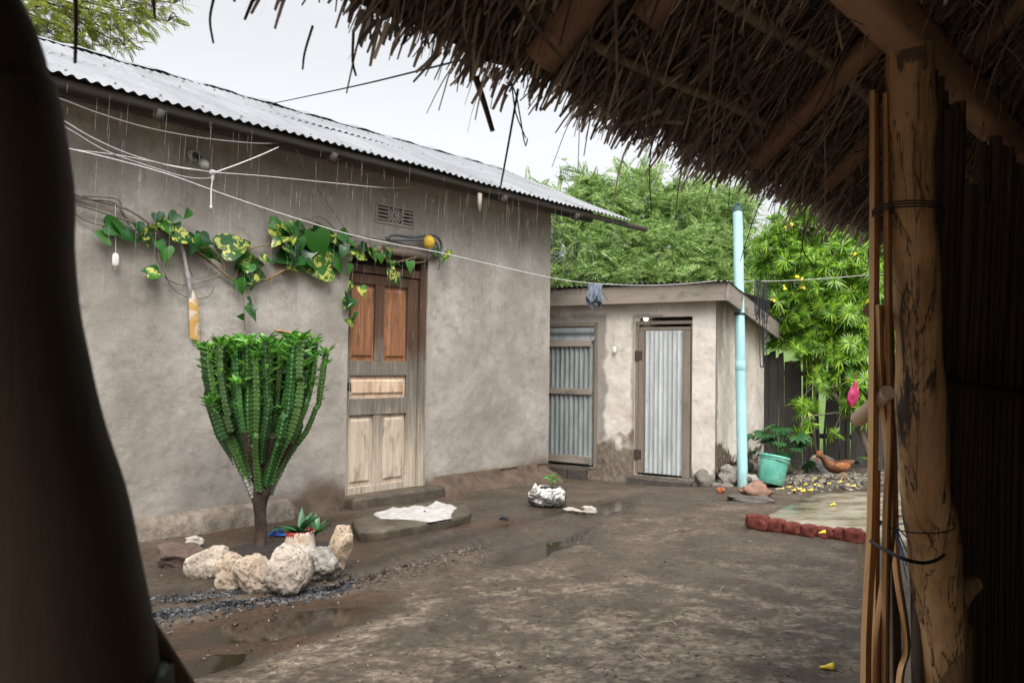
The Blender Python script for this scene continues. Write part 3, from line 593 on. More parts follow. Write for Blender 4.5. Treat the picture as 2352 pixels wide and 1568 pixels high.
scr = simple('sheet_nail', (.08, .08, .08), (.2, .2, .2), 30, .4, .5, metal=.6)
# right door
fw = .05; mb = MB()
mb.box((RDX0+.003, .02, RDZ0), (RDX0+fw, .12, RDZ1-.10), jit=.003); mb.box((RDX0+.003, .015, RDZ1-.095), (RDX1-.003, .12, RDZ1-.055), jit=.004); mb.box((RDX1-.03, .03, RDZ0), (RDX1-.003, .12, RDZ1-.10), jit=.003)
part(mb, 'door_frame', shv, shed, local=True, smooth=False, bev=.003)
a, b = RDX0+fw+.006, RDX1-.034; zt = RDZ1-.135; zb = RDZ0+.03
xs1 = sf(1487, 900)[0]; xs2 = sf(1566, 900)[0]
mb = MB().box((a, .005, zb), (xs1-.002, .045, zt-.05), jit=.002).box((xs2+.002, .005, zb-.02), (b, .045, zt-.05), jit=.002).box((a, .012, zt-.046), (b, .05, zt), jit=.002)
door = part(mb, 'door', shv, shed, local=True, smooth=False, bev=.003)
part(vsheet(xs1-.03, xs2+.02, zb+.01, zt-.05, -.010, wl_=.064, am=.016), 'metal_sheet', zinc.m, door, local=True)
copies('nail', MB().rock((0, 0, 0), (.010, .006, .010), 1, 2, 0, 0), scr, door, [(xq, -.016, zq) for zq in (zt-.09, (zt+zb)/2, zb+.06) for xq in np.linspace(xs1, xs2, 3)])
for zq in (zt-.38, zb+.25):
    part(MB().box((a-.055, -.004, zq-.06), (a+.05, .003, zq+.06), jit=.001), 'hinge', simple('rusty_hinge', (.03, .022, .018), (.08, .05, .035), 30, .7), door, local=True, smooth=False)
bx, bz = sf(1482, 733, .1)
be = Mt('lit_bulb', .4); be.col((.9, .9, .85)); be.b.inputs['Emission Color'].default_value = (1, .96, .88, 1); be.b.inputs['Emission Strength'].default_value = 2.2
lb = part(MB().rock((bx, .13, bz), (.032, .032, .026), 1, 3, 0, 0), 'light_bulb', be.m, shed, local=True)
part(MB().tube([(bx+.03, .13, bz-.005), (bx+.075, .13, bz-.005)], .014, 10), 'bulb_holder', simple('white_plastic', (.5, .5, .48), (.65, .65, .62), 9, .4, .5, 0), lb, local=True)
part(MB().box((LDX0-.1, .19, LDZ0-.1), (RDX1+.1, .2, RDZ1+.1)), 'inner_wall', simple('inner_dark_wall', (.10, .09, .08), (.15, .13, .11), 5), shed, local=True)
# left door
mb = MB().box((LDX1-.055, .0, LDZ0), (LDX1-.004, .12, LDZ1-.004), jit=.003).box((LDX0, .0, LDZ1-.045), (LDX1-.058, .12, LDZ1-.004), jit=.003); part(mb, 'door_frame', shv, shed, local=True, smooth=False, bev=.003)
a, b = LDX0+.02, LDX1-.06; zt = LDZ1-.05; zb = LDZ0+.03; zA = sf(1315, 781)[1]; zB = sf(1315, 796)[1]
mb = MB(); y0 = -.028
mb.box((a, .028, zb), (a+.05, .06, zt)).box((b-.05, .028, zb), (b, .06, zt)).box((a+.05, .03, zb), (b-.05, .058, zb+.06)).box((a+.05, .03, zt-.06), (b-.05, .058, zt))
door = part(mb, 'door', shv, shed, local=True, smooth=False, bev=.003)
for v0, v1 in ((782, 796), (891, 905), (1044, 1062)):
    _, z1 = sf(1315, v0); _, z0 = sf(1315, v1); part(MB().box((a, y0, z0), (b-.04+.02*rng.random(), y0+.022, z1), jit=.003), 'crossbar', shw, door, local=True, smooth=False, bev=.003)
part(vsheet(a, b, zb, zA+.01, .014, .076, .014), 'metal_sheet', zincd.m, door, local=True)
part(vsheet(a, b, zA-.01, zt, .004, .13, .012, True), 'metal_sheet', zincd.m, door, local=True)
copies('nail', MB().rock((0, 0, 0), (.009, .006, .009), 1, 2, 0, 0), scr, door, [(xq, .006, zb+.06+k*(zA-zb)/9) for k in range(9) for xq in (a+.02, b-.015)])

# ================================================================== THATCHED HUT WE LOOK OUT OF   (hut frame: x along DW, y along NW, origin under the camera)
hut = thing('thatched_hut', 'dark pole hut with a thatched roof framing the yard from inside', 'hut', (0, 0, 0), ANG)
PY = .63; PX = 2.27; EY, EZH, TS = 1.18, 2.105, .80
def hw(x, y, z): return DW*x+NW*y+UP*z
def hl(p): return float(p @ DW), float(p @ NW), float(p[2])
def hplane(u, v, y=PY): return hl(onplane(u, v, NW*y, NW))
def hroof(u, v, dz=0.0):                     # hut-local point on the underside of the thatch
    n = NW*TS+UP; return hl(onplane(u, v, NW*EY+UP*(EZH+dz), n/np.linalg.norm(n)))
zth = lambda y: EZH+TS*(EY-y)
thm = Mt('dry_thatch', .85, .12); r = thm.island(); c = thm.ramp(r, [(0, (.075, .058, .050)), (.45, (.21, .162, .132)), (.8, (.36, .285, .225)), (1., (.56, .46, .36))])
thm.col(c).leaf(.22); thatchm = thm.m
RIDY = -1.25
# body of the roof
xs_ = np.arange(-1.7, 6.6, .06); ys_ = np.linspace(RIDY, EY-.02, 46); G = np.array([[(x, y, zth(y)+.035) for y in ys_] for x in xs_]); q = G.reshape(-1, 3); q[:, 2] += .025*fbm(q*3, 3, 111)+.018*fbm(q*16, 3, 112); lowG = q.reshape(G.shape)
upG = lowG.copy(); upG[:, :, 2] += .17
mb = MB().grid(lowG).grid(upG)
for k in (0, -1): mb.add(np.vstack([lowG[:, k], upG[:, k]]), [[i, i+1, i+1+len(xs_), i+len(xs_)] for i in range(len(xs_)-1)])
for k in (0, -1): mb.add(np.vstack([lowG[k], upG[k]]), [[i, i+1, i+1+len(ys_), i+len(ys_)] for i in range(len(ys_)-1)])
bz_ = zth(RIDY); mb.add([(-1.7, RIDY, bz_+.04), (6.6, RIDY, bz_+.04), (6.6, -3.6, bz_-1.85), (-1.7, -3.6, bz_-1.85)], [[0, 1, 2, 3]]); mb.add([(-1.7, RIDY, bz_+.2), (6.6, RIDY, bz_+.2), (6.6, -3.7, bz_-1.75), (-1.7, -3.7, bz_-1.75)], [[0, 1, 2, 3]])
thb = Mt('thatch_body', .9, .1); n = thb.noise(20, 7, .7, (3, .5, .5)); thb.col(thb.ramp(n, [(.35, (.055, .043, .036)), (.7, (.20, .15, .115))])).bump(n, 1, .02)
thatch = part(mb, 'thatch', thb.m, hut, local=True)
# straws: thin bent blades
def straws(P0, D, L, W, bend, nseg=3):
    N = len(P0); L = L*np.interp(P0[:, 0], [.2, 1.2, 2.4], [.45, .8, 1.0]); D = D/np.linalg.norm(D, axis=1)[:, None]; side = np.cross(D, rng.normal(size=(N, 3))); side /= np.linalg.norm(side, axis=1)[:, None]
    rows = []
    for k in range(nseg+1):
        t = k/nseg; c = P0+D*(L*t)[:, None]+bend*(t*t)*L[:, None]; wd = W*(1-.45*t)
        rows += [c-side*wd[:, None]/2, c+side*wd[:, None]/2]
    V = np.stack(rows, 1).reshape(-1, 3); n = 2*(nseg+1)
    f = np.array([[2*k, 2*k+1, 2*k+3, 2*k+2] for k in range(nseg)]); return V, (f[None]+(np.arange(N)*n)[:, None, None]).reshape(-1, 4)
dn_ = np.array([0, 1.0, -TS])/math.hypot(1, TS)
def field(N, x0, x1, y0, y1, L, W, spread, lift, bend):
    x = rng.uniform(x0, x1, N); y = rng.uniform(y0, y1, N); P0 = np.stack([x, y, zth(y)+rng.uniform(-lift, .03, N)], 1)
    D = dn_[None]+rng.normal(0, spread, (N, 3)); return straws(P0, D, np.minimum(rng.uniform(*L, N), (EY-.02-y)/.80+.02), rng.uniform(*W, N), rng.normal(0, bend, (N, 3)))
mb = MB()
mb.add(*field(12000, -.9, 5.2, -.2, EY-.08, (.12, .42), (.003, .010), .22, .03, .10))
mb.add(*field(1300, -.9, 5.0, -.1, EY-.12, (.10, .34), (.004, .012), .75, .07, .22))
mb.add(*field(1800, .3, 4.2, .1, EY-.15, (.18, .4), (.002, .006), .5, .06, .25))
part(mb, 'thatch_straw', thatchm, thatch, local=True, smooth=False).__setitem__('kind', 'stuff')
mb = MB()
def fringe(N, ya, yb, L, W, sx, droop, zo=(-.005, .17)):
    x = rng.uniform(-1.2, 5.4, N); wob = .03*fbm(np.stack([x*1.7, 0*x, 0*x], 1), 3, 7)+.025*vn(np.stack([x*9, 0*x, 0*x], 1), 8)
    y = rng.uniform(ya, yb, N)+wob; z = zth(y)+rng.uniform(*zo, N)
    D = np.tile(dn_, (N, 1))+rng.normal(0, 1, (N, 3))*np.array([sx, .10, .13])+np.array([0, 0, -.3]); b = np.zeros((N, 3)); b[:, 2] = -rng.uniform(0, droop, N); b[:, :2] = rng.normal(0, .12, (N, 2))
    mb.add(*straws(np.stack([x, y, z], 1), D, rng.uniform(*L, N), rng.uniform(*W, N), b))
fringe(19000, EY-.20, EY-.02, (.03, .085), (.004, .013), .22, .2)
fringe(2600, EY-.08, EY-.005, (.025, .085), (.005, .016), .28, .4)
fringe(200, EY-.08, EY, (.05, .15), (.003, .008), .25, .9)
part(mb, 'thatch_fringe', thatchm, thatch, local=True, smooth=False).__setitem__('kind', 'stuff')
hsm = simple('red_brown_straw', (.035, .016, .012), (.09, .045, .03), 20, .8)
# single long straws and splinters that hang from the eave (polylines in pixels, distance from the hut wall)
mb = MB()
for pts, wd in [([(1163, 190), (1185, 215), (1205, 330), (1212, 318)], .004), ([(1092, 175), (1112, 235), (1132, 302)], .016), ([(1190, 205), (1168, 330), (1150, 428)], .006), ([(1175, 190), (1185, 260), (1208, 318)], .004),
                ([(1500, 290), (1492, 400), (1497, 492)], .004), ([(173, -20), (174, 60), (172, 145)], .007), ([(352, -15), (353, 12), (356, 42)], .006), ([(492, -10), (482, 45), (490, 100)], .005), ([(1870, 470), (1842, 560), (1868, 612)], .006), ([(718, 60), (700, 120), (695, 160)], .005),
                ([(812, 70), (810, 140), (818, 175)], .006), ([(1755, 440), (1725, 520), (1700, 600)], .004), ([(1850, 470), (1845, 540), (1838, 600)], .004), ([(585, -10), (572, 20), (562, 45)], .007)]:
    P_ = smooth_path([np.array(hl(onplane(u, v, NW*(EY+.01), NW))) for u, v in pts], 9); part(MB().tube(P_, np.linspace(wd, wd*.7, 9)/2, 5), 'hanging_straw', hsm, thatch, local=True)
# rafters, battens, plate, posts
polew = woodmat('rafter_pole', (.15, .085, .06), (.31, .185, .125), axis=1, gs=18, stain=.5); battw = woodmat('grey_branch', (.18, .135, .10), (.36, .28, .2), axis=0, gs=30, stain=.5)
for (u, v), rr in (((1890, 408), .036), ((1728, 352), .036), ((1240, 112), .040), ((1480, 20), .034)):
    x, y, z = hroof(u, v, -.02); yb = min(y, EY-.06)
    pts = [(x+.012*math.sin(7*t), yb-t*2.2, zth(yb-t*2.2)-.045) for t in np.linspace(0, 1, 9)]; part(MB().tube(pts, rr, 12, rough=.12, seed=int(u)), 'rafter', polew, hut, local=True)
for y, rr, x0, x1 in ((1.02, .015, 1.2, 4.6), (.84, .018, 1.1, 4.4), (.72, .015, .6, 3.2), (.45, .018, 0, 4.2), (.15, .018, 0, 4.2)):
    pts = [(x, y+.015*math.sin(x*4+y*9), zth(y)-.012-.012*math.sin(x*5)) for x in np.linspace(x0, x1, 14)]; part(MB().tube(pts, rr, 8, rough=.3, seed=int(y*100)), 'batten', battw, hut, local=True)
beamw = woodmat('plate_beam_wood', (.34, .18, .11), (.52, .32, .205), axis=0, gs=22, stain=.6); 
zp = hplane(2080, 116)[2]
pts = [(x, PY, zp+.052+.004*math.sin(3*x)) for x in np.linspace(-1.4, 5.6, 18)]
mb = MB()
G = np.array([[(x, PY+.052*math.cos(a)*s_, zp+.055+.055*math.sin(a)*s_+.006*math.sin(2.2*x)) for a, s_ in [(k*math.pi/8, 1.0/max(abs(math.cos(k*math.pi/8)), abs(math.sin(k*math.pi/8)))**.75) for k in range(17)]] for x in np.linspace(-1.4, 5.6, 60)]); mb.grid(G)
part(mb, 'wall_plate', beamw, hut, local=True)
pw = Mt('peeled_post_wood', .65, .3); g = pw.noise(14, 8, .7, (1, 1, .09), .6); k = pw.noise(5.5, 8, .72, (1.5, 1.5, .42), .8); kn = pw.noise(9, 4, .6, (1, 1, .6))
c = pw.ramp(g, [(.3, (.36, .19, .08)), (.55, (.55, .34, .165)), (.75, (.66, .45, .24))]); c = pw.mix(pw.ramp(kn, [(.52, 0.), (.7, .55)]), c, (.22, .11, .05)); c = pw.mix(pw.ramp(k, [(.56, 0.), (.60, .92)]), c, (.022, .020, .022))
gr = pw.noise(30, 8, .75, (1, 1, .035), .3); c = pw.mix(pw.ramp(gr, [(.34, .75), (.47, 0.)]), c, (.10, .05, .025)); ck = pw.ramp(pw.math('ABSOLUTE', pw.math('SUBTRACT', pw.noise(7, 5, .6, (1, 1, .05), .2), .5)), [(.0, 1.), (.010, 0.)]); c = pw.mix(ck, c, (.025, .015, .012)); c = pw.mix(pw.ramp(pw.noise(2.2, 4, .6), [(.45, 0.), (.65, .6)]), c, (.20, .135, .085)); pw.bump(gr, .5, .006); pw.col(c).bump(g, .6, .006).bump(k, .5, .01)
mb = MB(); N_ = 60; pts = []; rad = []
for i in range(N_):
    v = 112+(2000-112)*i/(N_-1); f = i/(N_-1); u = np.interp(v, [100, 480, 800, 1100, 1300, 1568, 2100], [2090, 2096, 2112, 2126, 2150, 2172, 2200]); x, y, z = hplane(u, v); pts.append((x, PY, z)); rad.append(np.interp(v, [100, 500, 1100, 1300, 1420, 1568, 2100], [.064, .063, .066, .073, .077, .076, .08]))
pts.append((pts[-1][0]+.01, PY, -.1)); rad.append(.085)
pts = smooth_path(pts, 140); rad = list(np.interp(np.linspace(0, len(rad)-1, 140), range(len(rad)), rad)); mb.tube(pts, rad, 40, rough=.30, seed=3)
post = part(mb, 'post', pw.m, hut, local=True)
x, y, z = hplane(2200, 1335); part(MB().tube([(x-.07, y-.0, z-.05), (x-.035, y-.03, z-.005), (x-.005, y-.05, z+.01)], [.05, .040, .033], 14, rough=.5, seed=9), 'knot_stub', pw.m, post, local=True)
bk = simple('fibrous_bark', (.10, .055, .03), (.25, .15, .085), 18, .95, .05, 1, .02, (1, 1, .12)); bq = [np.array(hplane(u, v, PY-.035)) for u, v in [(2205, 1395), (2196, 1440), (2192, 1568), (2200, 1800)]]; bq.append(bq[-1]*np.array([1, 1, 0]))
part(MB().tube(bq, [.012, .045, .055, .06, .065], 16, rough=.45, seed=12), 'bark_strip', bk, post, local=True)
# left post, close to the lens, crooked
mb = MB(); pts = []; rad = []
for v, ue, rr in [(-420, -20, .072), (-150, 18, .072), (30, 42, .070), (130, 80, .072), (230, 128, .076), (300, 158, .084), (380, 182, .082), (470, 192, .076), (600, 200, .073), (760, 225, .073), (900, 254, .073), (1080, 290, .074), (1250, 318, .074), (1400, 338, .075), (1568, 362, .076), (1900, 400, .078)]:
    x, y, z = hplane(ue, v); pts.append((x-rr*1.12, PY, z)); rad.append(rr)
pts.append((pts[-1][0]+.02, PY, -.1)); rad.append(.08)
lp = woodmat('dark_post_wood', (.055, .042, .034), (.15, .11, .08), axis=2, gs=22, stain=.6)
sp = smooth_path(pts, 70); sr = np.interp(np.linspace(0, len(rad)-1, 70), range(len(rad)), rad)
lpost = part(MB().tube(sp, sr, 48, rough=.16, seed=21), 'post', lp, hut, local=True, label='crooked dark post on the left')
x, y, z = hplane(338, 1490); tl = simple('pale_green_rag', (.35, .58, .55), (.60, .80, .77), 10, .9, .1, .6, .01)
a_ = np.linspace(-.5, 3.8, 22)
part(MB().tube([(x-.085+.085*math.cos(a), PY+.085*math.sin(a)-.0, z-.006+.012*math.sin(a*2)+.01*a*.3) for a in a_], .010, 10, rough=.8, seed=5).tube(smooth_path([(x-.012, PY+.03, z+.028), (x+.0, PY+.035, z+.008), (x-.006, PY+.03, z-.012)], 14), np.interp(np.linspace(0, 1, 14), [0, .4, 1], [.007, .020, .012]), 18, rough=.8, seed=6), 'knotted_rag', tl, lpost, local=True)
x, y, z = hplane(372, 1520); part(MB().tube([(x-.03, PY-.02, z+.05), (x+.02, PY-.01, z-.03), (x+.06, PY, z-.12)], .009, 8, rough=.3), 'stick', battw, lpost, local=True)
rd = woodmat('dark_reed', (.045, .032, .024), (.11, .078, .055), axis=2, gs=20, stain=.4)
# split stalks tied at the right side of the doorway
stm = Mt('split_stalk', .5, .35); g = stm.noise(22, 7, .65, (1, 1, .05)); st2 = stm.noise(4, 5, .6, (2, 2, .35)); c = stm.mix(stm.ramp(g, [(.3, 0.), (.7, 1.)]), (.46, .23, .09), (.66, .40, .19)); c = stm.mix(stm.ramp(st2, [(.56, 0.), (.72, .7)]), c, (.13, .06, .025)); stm.col(c).bump(g, .4, .004)
for off, xs0, xs1, top, wd, th in ((.075, [(2012, 210), (2012, 500), (2010, 900), (2006, 1200), (1996, 1400), (1992, 1568)], None, 210, .046, .016), (.060, [(2022, 700), (2026, 850), (2040, 1000), (2052, 1200), (2026, 1400), (2016, 1568)], None, 0, .038, .014), (.045, [(2040, 215), (2042, 500), (2044, 750), (2048, 1000), (2040, 1200), (2036, 1568)], None, 0, .036, .014), (.085, [(2030, 760), (2048, 950), (2056, 1150), (2062, 1300), (2086, 1480), (2068, 1600)], None, 0, .032, .014), (.095, [(2016, 1080), (2014, 1250), (2012, 1568)], None, 0, .034, .014)):
    P_ = [np.array(hplane(u, v, PY+off)) for u, v in xs0]; P_.append(P_[-1]*np.array([1, 1, 0])+np.array([0, 0, -.05])); P_ = smooth_path(P_, 34)
    mb = MB(); sec = [(-wd/2, -.2*th), (-wd*.3, .7*th), (0, 1.1*th), (wd*.3, .7*th), (wd/2, -.2*th), (wd*.25, .15*th), (0, .3*th), (-wd*.25, .15*th)]
    G = np.array([[(p[0]+a, p[1]+b, p[2]) for a, b in sec+sec[:1]] for p in P_]); mb.grid(G); n_ = len(sec)
    mb.add(G[0, :n_], [list(range(n_))]); part(mb, 'split_stalk', stm.m, hut, local=True)
P_ = [np.array(hplane(u, v, PY+.115)) for u, v in [(2036, 205), (2042, 500), (2048, 900), (2056, 1250), (2062, 1600)]]; P_.append(P_[-1]*np.array([1, 1, 0])); P_ = smooth_path(P_, 20)
mb = MB().grid(np.array([[(p[0]+a*(.6+.4*i/19), p[1]+b, p[2]) for a, b in [(-.045, 0), (-.03, .010), (.03, .012), (.05, 0), (-.045, 0)]] for i, p in enumerate(P_)])); part(mb, 'gap_shade_strip', rd, hut, local=True)  # added dark strip imitating the shaded gap between stalks and post
x, y, z = hplane(2026, 712, PY+.06); part(MB().tube([(x-.01, PY+.085, z), (x+.03, PY+.09, z-.002), (x+.4, PY+.10, z-.03), (x+.8, PY+.10, z-.06)], [.020, .021, .022, .022], 12, rough=.1), 'cross_pole', polew, hut, local=True)
a = onplane(1972, 962, NW*(PY+.16), NW); b = onplane(2040, 900, NW*(PY+.04), NW); part(MB().tube(smooth_path([a, (a+b)/2, b], 6), [.024, .023, .022, .022, .02, .02], 12, rough=.12), 'cut_branch', simple('peeled_branch', (.42, .29, .18), (.68, .54, .40), 7, .6, .3, .3, .004, (1, 1, .3)), hut)
def wrap(v, rx, cx, wd, mat, name, sag=0.0, turns=1, yo=0.0):
    mb = MB()
    for k in range(turns):
        x, y, z = hplane(cx, v+k*6); mb.tube([(x+rx*math.cos(t), PY+yo+.085*math.sin(t), z-sag*(1+math.cos(t-.6))/2*1.0) for t in np.linspace(0, 2*np.pi, 40)], wd, 6, cap=False)
    part(mb, name, mat, hut, local=True)
blk = simple('black_cord', (.012, .012, .014), (.03, .03, .035), 20, .7)
wrap(478, .104, 2085, .0022, blk, 'tie_wire', .01, 3); wrap(1205, .125, 2110, .0018, blk, 'tie_wire', -.006, 1); part(MB().tube(smooth_path([hplane(u, v, PY-o) for u, v, o in [(1994, 1238, -.10), (2012, 1250, -.03), (2040, 1266, .03), (2080, 1284, .075), (2125, 1292, .085), (2160, 1280, .06), (2178, 1262, .0)]], 40), .0045, 7), 'tie_cord', blk, hut, local=True)
x, y, z = hplane(2018, 1205, PY+.10); mb = MB()
for k in range(5): mb.tube(smooth_path([(x-.02, y, z+.004*k), (x+.03, y+.01, z+.006-.003*k), (x+.06, y-.02, z-.002), (x+.085, y-.05, z-.04*k)], 12), .0022, 5)
part(mb, 'blue_twine', simple('blue_twine', (.06, .13, .30), (.20, .32, .55), 20, .8), hut, local=True)
x, y, z = hplane(1996, 1250, PY+.10); mb = MB()
for k in range(9): mb.tube(smooth_path([(x, y, z), (x-.03-.02*rng.random(), y+.01, z-.02+.03*rng.normal()), (x-.01-.03*rng.random(), y+.02, z-.08-.04*rng.random())], 8), .0007, 4)
part(mb, 'frayed_fibre', simple('frayed_fibre', (.45, .36, .22), (.6, .5, .33), 20, .8), hut, local=True)
part(MB().tube([(x, y, z), (x-.012, y, z-.05), (x-.02, y, z-.10)], [.003, .006, .003], 6).tube([(x+.015, y, z), (x+.022, y, z-.05), (x+.03, y, z-.08)], [.003, .005, .003], 6), 'cord_end', blk, hut, local=True)
# reed wall: one part of upright reeds with rails
mb = MB()
def reeds(x0, x1):
    x = x0
    while x < x1:
        rr = rng.uniform(.014, .027); tp = rng.uniform(2.28, 2.42) if not (2.86 < x < 3.22) else rng.uniform(2.02, 2.12); ln = .24*math.exp(-(x-x0)/.9)*(x0 > 1)
        mb.tube([(x+ln+rng.normal(0, .004), PY+.07+rng.normal(0, .012), -.1), (x+ln*.55+rng.normal(0, .004), PY+.05+rng.normal(0, .008), 1.1), (x+rng.normal(0, .012), PY+rng.normal(0, .01), tp)], rr, 7); x += rr*1.75
    
reeds(PX+.11, 5.4); part(mb, 'reed_wall', rd, hut, local=True)
mb = MB(); reeds(-.55, .02); part(mb, 'reed_wall', rd, hut, local=True)
part(MB().tube([(PX+.1, PY-.03, 1.47), (3.4, PY-.04, 1.42), (5.4, PY-.03, 1.44)], .018, 8, rough=.2), 'wall_rail', rd, hut, local=True)
mb = MB()
for lo, hi in (((-1.6, -3.3, -.1), (-1.45, -1.1, 2.3)), ((5.36, -3.3, -.1), (5.6, .74, 2.3)), ((-1.5, -3.45, -.1), (5.6, -3.3, 2.2))): mb.box(lo, hi)  # left side kept partly open, out of view, to let light onto post and thatch
for x in (-1.52, 5.52): mb.add([(x, .72, 2.25), (x, RIDY, zth(RIDY)+.1), (x, -3.3, 2.2)], [[0, 1, 2]])
part(mb, 'mud_wall', simple('hut_mud_wall', (.06, .045, .035), (.10, .075, .058), 5, .95), hut, local=True, smooth=False)

# ================================================================== VEGETATION
def frames(D, roll=.5, up=None):             # frames with x along D, z roughly up, random roll
    D = D/np.linalg.norm(D, axis=1)[:, None]; N = len(D); U = np.tile(UP, (N, 1)) if up is None else up
    U = U+rng.normal(0, roll, (N, 3)); y = np.cross(U, D); y /= np.linalg.norm(y, axis=1)[:, None]+1e-9
    return np.stack([D, y, np.cross(D, y)], 2)
def frond_tpl(pairs, ll, lw, droop=.25, ang=.9):
    V = []; F = []
    for k in range(pairs):
        t = .12+.88*k/(pairs-1); px, pz = t, -droop*t*t; s_ = ll*math.sin(math.pi*(.18+.74*t))
        for sg in (-1, 1):
            d = np.array([math.cos(ang), sg*math.sin(ang), -.12]); n_ = np.array([-math.sin(ang), sg*math.cos(ang), 0])*lw/2; b = np.array([px, 0, pz]); i = len(V)
            V += [b, b+d*s_*.5+n_, b+d*s_, b+d*s_*.5-n_]; F.append([i, i+1, i+2, i+3])
    i = len(V); V += [(0, -.008, 0), (0, .008, 0), (.6, .006, -droop*.36), (.6, -.006, -droop*.36)]; F.append([i, i+1, i+2, i+3])
    return np.array(V), np.array(F)
def blob_pts(blobs, N, shell=.35):           # blobs: (centre, radius xyz)
    wts = np.array([np.prod(r) for _, r in blobs])**.75; k = rng.choice(len(blobs), N, p=wts/wts.sum())
    C = np.array([b[0] for b in blobs])[k]; Rr = np.array([b[1] for b in blobs])[k]; D = rng.normal(size=(N, 3)); D /= np.linalg.norm(D, axis=1)[:, None]
    rr = (shell+(1-shell)*rng.random(N)**.6)*(1+.22*rng.normal(size=N)); return C+D*Rr*rr[:, None], D, C
def limbs(mb, base, tops, r0, n=8, jig=.12):
    for tp in tops:
        tp = np.array(tp); m1 = base*.55+tp*.45+np.array([rng.normal(0, jig), rng.normal(0, jig), .15]); mb.tube(smooth_path([base, m1, tp], 10), np.linspace(r0, r0*.18, 10), n, rough=.2)
bark = simple('grey_bark', (.07, .055, .042), (.17, .14, .11), 9, .9, .1, .7, .02, (1, 1, .3))
# feathery tree behind the washhouse
def bl(u, v, y, r, f=(1, .9, .8)): return aty(u, v, y), np.array(f)*r
tree = thing('feathery_tree', 'large light green tree with feathery leaves rising behind the washhouse roof', 'tree', tuple(np.r_[aty(1470, 900, 17)[:2], 0]))
B_ = [bl(1275, 500, 15, .55), bl(1370, 480, 16, .75), bl(1470, 470, 16.4, .8), bl(1560, 500, 16.6, .8), bl(1650, 490, 17, .75), bl(1320, 580, 15, .7), bl(1420, 570, 15.6, .8), bl(1530, 590, 15.6, .8), bl(1630, 580, 16.2, .8), bl(1700, 600, 16.5, .65), bl(1290, 650, 14.6, .5), bl(1400, 650, 14.8, .6), bl(1520, 650, 15, .6), bl(1640, 660, 15.6, .7), bl(1720, 700, 16, .6), bl(1345, 430, 16, .3), bl(1240, 440, 15.6, .25, (1.2, 1, .5)), bl(1480, 415, 16.6, .3), bl(1290, 395, 16, .14, (.6, .6, 1.6)), bl(1590, 440, 17, .4), bl(1690, 470, 17.4, .4), bl(1440, 400, 16.6, .14, (.6, .6, 1.8)), bl(1300, 385, 16, .09, (.6, .6, 3.0)), bl(1478, 392, 16.5, .09, (.6, .6, 2.6)), bl(1345, 415, 15.8, .13, (1.6, .6, .6)), bl(1555, 425, 16.6, .15, (.8, .6, 1.6)), bl(1610, 425, 16.8, .12, (1.5, .6, .7)), bl(1215, 425, 15.4, .12, (1.6, .6, .6))]
Pp, D, C = blob_pts(B_, 6200, .5); D2 = D*np.array([1, 1, .45])+rng.normal(0, .35, D.shape)+np.array([0, 0, .12])
tv, tf = frond_tpl(11, .22, .075, .38)
L_ = leafmat('feathery_leaf', [(.07, .16, .04), (.17, .30, .08), (.34, .46, .16), (.52, .60, .28)], .45, .6, .15, 1.2)
part(MB().scat(tv, tf, frames(D2, .55), rng.uniform(.26, .56, len(Pp)), Pp-D2*.17), 'crown', L_, tree, smooth=False)
mb = MB(); tb = np.array(tree.location); mb.tube(smooth_path([tb-UP*.2, tb+np.array([.1, 0, 1.2]), tb+np.array([0, .1, 2.2])], 10), np.linspace(.18, .13, 10), 10, rough=.2)
limbs(mb, tb+np.array([0, .1, 2.1]), [b[0] for b in B_[:15]], .09); part(mb, 'trunk', bark, tree)
# tree hanging over the house roof, top left
tree = thing('overhanging_tree', 'airy yellow green tree hanging over the far left end of the house roof', 'tree', tuple(np.r_[aty(-260, 900, 15)[:2], 0]))
B_ = [bl(u, v, y, r, (1.15, .9, .55)) for u, v, y, r in [(50, 25, 13.5, .55), (130, 15, 14, .6), (210, 35, 14, .5), (110, 75, 13.6, .45), (190, 85, 14, .38), (280, 20, 14.3, .45), (255, 70, 14, .38), (320, 55, 14.2, .3), (350, 15, 14.4, .3), (285, 105, 14, .22), (385, 50, 14.4, .18), (60, -70, 14, .7), (190, -60, 14.5, .7), (320, -60, 14.6, .6), (-60, 0, 13.6, .7), (-40, -120, 14, .8), (20, 85, 13.4, .4), (400, 8, 14.4, .2)]]
Pp, D, C = blob_pts(B_, 2700, .2); D2 = D*np.array([1, 1, .3])+np.array([.55, -.1, -.25])+rng.normal(0, .4, D.shape); tv, tf = frond_tpl(8, .24, .12, .35)
L2 = leafmat('airy_leaf', [(.09, .15, .025), (.19, .25, .035), (.30, .34, .055), (.40, .40, .10)], .5, .5, .3, 1.5)
part(MB().scat(tv, tf, frames(D2, .6), rng.uniform(.15, .30, len(Pp)), Pp), 'crown', L2, tree, smooth=False)
mb = MB(); tb = np.array(tree.location); tm = aty(-240, -60, 15); mb.tube(smooth_path([tb-UP*.2, tb*.5+tm*.5+np.array([.2, 0, 0]), tm], 12), np.linspace(.28, .16, 12), 10, rough=.15)
limbs(mb, tm, [b[0] for b in B_], .055, 6, .25); 
for b in B_: limbs(mb, b[0], [b[0]+b[1]*rng.normal(0, .7, 3)+np.array([.1, 0, -.05]) for _ in range(7)], .012, 4, .05)
part(mb, 'trunk', simple('dark_twig_bark', (.05, .04, .035), (.11, .09, .075), 9), tree)
